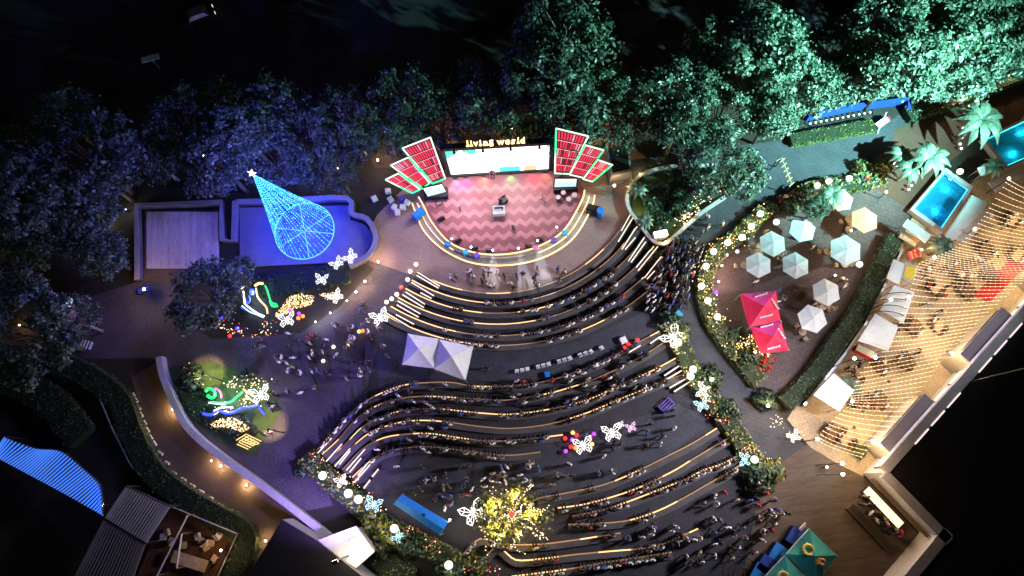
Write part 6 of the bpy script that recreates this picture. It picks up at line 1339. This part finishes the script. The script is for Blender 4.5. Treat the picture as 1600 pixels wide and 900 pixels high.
# warm path and wall lamps: (x, y, z, watt, colour, size)
LP = [(591, 409, .6, 260, 'warm star-like lamp on the path right of the basin'), (570, 440, .6, 260, 'second warm lamp on the path below the basin'), (556, 456, .6, 180, 'third warm lamp on the path below the basin'), (542, 470, .6, 60, 'fourth warm lamp on the path below the basin'), (516, 489, .6, 100, 'fifth warm lamp on the path, near white butterfly'), (493, 503, .6, 90, 'lowest warm lamp on the path near white butterfly'), (1200, 634, 1.6, 420, 'bright warm path lamp at the foot of the parasol border'), (1316, 724, 6.2, 1000, 'upper of the twin warm lamps at the promenade head'), (1317, 741, 6.2, 1000, 'lower of the twin warm lamps at the promenade head'), (1292, 730, 1.4, 200, 'flat white lamp left of the twin promenade lamps'), (270, 640, .35, 260, 'low warm wall washer at the top of the service road'), (345, 728, .35, 260, 'low warm wall washer halfway along the service road'), (385, 758, .35, 240, 'low warm wall washer at the lower service road'), (330, 720, .6, 60, 'small warm bollard on the service road'), (225, 452, 2.4, 420, 'warm lamp by the stroller at the deck step'), (415, 845, .5, 120, 'low warm lamp beside the dark building wall'), (345, 860, 2.6, 210, 'warm lamp over the furniture deck'), (590, 250, 1.2, 260, 'warm lamp on the path behind the stage'), (690, 205, 1.4, 240, 'orange lamp under the trees behind the stage'), (800, 200, 1.0, 120, 'warm lamp right behind the lettered sign'), (935, 205, 1.2, 240, 'orange lamp behind the right fan panels'), (960, 290, 2.6, 330, 'warm lamp beside the island wall'), (1190, 165, 1.0, 180, 'small warm lamp under the teal trees'), (1505, 150, 1.2, 240, 'warm lamp at the top of the pool path'), (1575, 118, 1.2, 200, 'yellow lamp in the right hedge'), (40, 345, .8, 60, 'yellow garden lamp under the left grove'), (55, 330, .8, 45, 'second yellow garden lamp under the left grove'), (132, 363, .8, 50, 'small white garden lamp in the left grove'), (161, 346, .8, 45, 'yellow garden lamp nearer the deck'), (110, 287, .8, 40, 'yellow green garden lamp high in left grove'), (153, 262, .8, 30, 'tiny warm garden lamp near the orange path'), (196, 327, .8, 40, 'white garden lamp beside the deck corner'), (30, 508, .8, 60, 'warm garden lamp at the left frame edge'), (457, 262, .8, 60, 'yellow garden lamp above the blue terrace'), (493, 263, .8, 80, 'white garden lamp above the blue terrace'), (528, 263, .8, 50, 'yellow garden lamp right above the blue terrace'), (318, 243, .8, 30, 'tiny garden lamp in the blue trees'), (1440, 560, 1.0, 0, None), (1000, 272, .5, 70, 'yellow spot lamp at the tip of oval island'), (1004, 335, .5, 60, 'second yellow spot lamp in oval island'), (1040, 378, .8, 110, 'warm lamp at the foot of the oval island'), (1070, 340, .8, 120, 'warm lamp on the oval island edge'), (1140, 280, .8, 120, 'warm lamp at the upper oval island'), (1128, 415, .9, 180, 'pinkish warm lamp inside the parasol border'), (1123, 440, .9, 150, 'second pinkish warm lamp inside the parasol border'), (1180, 550, 2.4, 160, 'gold lamp in the shrubs below the red marquee'), (1050, 525, 1.9, 140, 'white lamp behind the big border butterfly'), (1095, 612, 1.6, 90, 'white lamp behind the halfway border butterfly'), (740, 801, 2.4, 160, 'white lamp beside the big butterfly'), (408, 615, 1.9, 150, 'white lamp beside the bright garden butterfly'), (595, 497, 1.8, 80, 'white lamp beside the stair butterfly'), (1392, 468, 6.0, 800, 'added cool white fill lamp above the arched ribs'), (1335, 560, 6.0, 500, 'added cool white fill lamp above the broad canopies'), (703, 812, 2.0, 160, 'white lamp at the right end of the blue gazebo'), (1385, 300, 1.8, 260, 'warm lamp between beige parasols and pool'), (1330, 360, 2.0, 220, 'warm lamp between the two beige parasols'), (1305, 430, 2.0, 140, 'warm lamp below the largest parasol'), (1440, 390, 2.4, 220, 'warm lamp at the kiosk corner')]  # cool white lamps over ribs and canopies are added to brighten the canvas
for x, y, z, pw, lab in LP:
    if not lab: continue
    p = W(x, y, z); t = T('path_lamp', lab, 'lamp', (p.x, p.y, .02), 0, 'path lamps')
    b = MB(); b.tube([(p.x, p.y, .02), (p.x, p.y, z - .1)], .04, 5); b.build('post', 'dark_metal', t)
    rr = .07 + .00022 * min(pw, 400); b = MB(); b.sphere(p, rr, 8, 6); b.build('globe', 'lamp_white' if 'white' in lab else 'lamp_hot', t, smooth=True)
    c = (1, .95, .88) if 'white' in lab else (1, .5, .16) if 'orange' in lab else (1, .82, .3) if 'yellow' in lab or 'gold' in lab else (1, .55, .42) if 'pinkish' in lab else (1, .62, .28)
    add_light('POINT', p + Vector((0, 0, rr + .08)), pw, c, t, .12)
# round pools of yellow light from two spot posts
for x, y, lab in ((328, 583, 'tall post lamp casting a round yellow pool by the lower garden'), (424, 664, 'tall post lamp casting a round yellow pool near the plaza')):
    p = W(x, y, 0); q = Vector((p.x, p.y, 0)) + Vector((1.4, -1.0, 4.6)); flood(lab, q, p, 3200, (1, .66, .24), 40, .12, group='spot posts', lens='lamp_hot', hs=.3)
b = W(165, 790, 3.3)
flood('blue flood lamp at the end of the blue louvre roof', (b.x + .6, b.y, 4.6), W(80, 745, 3), 260, (.15, .3, 1), 120, .8, group='spot posts', hs=.35)
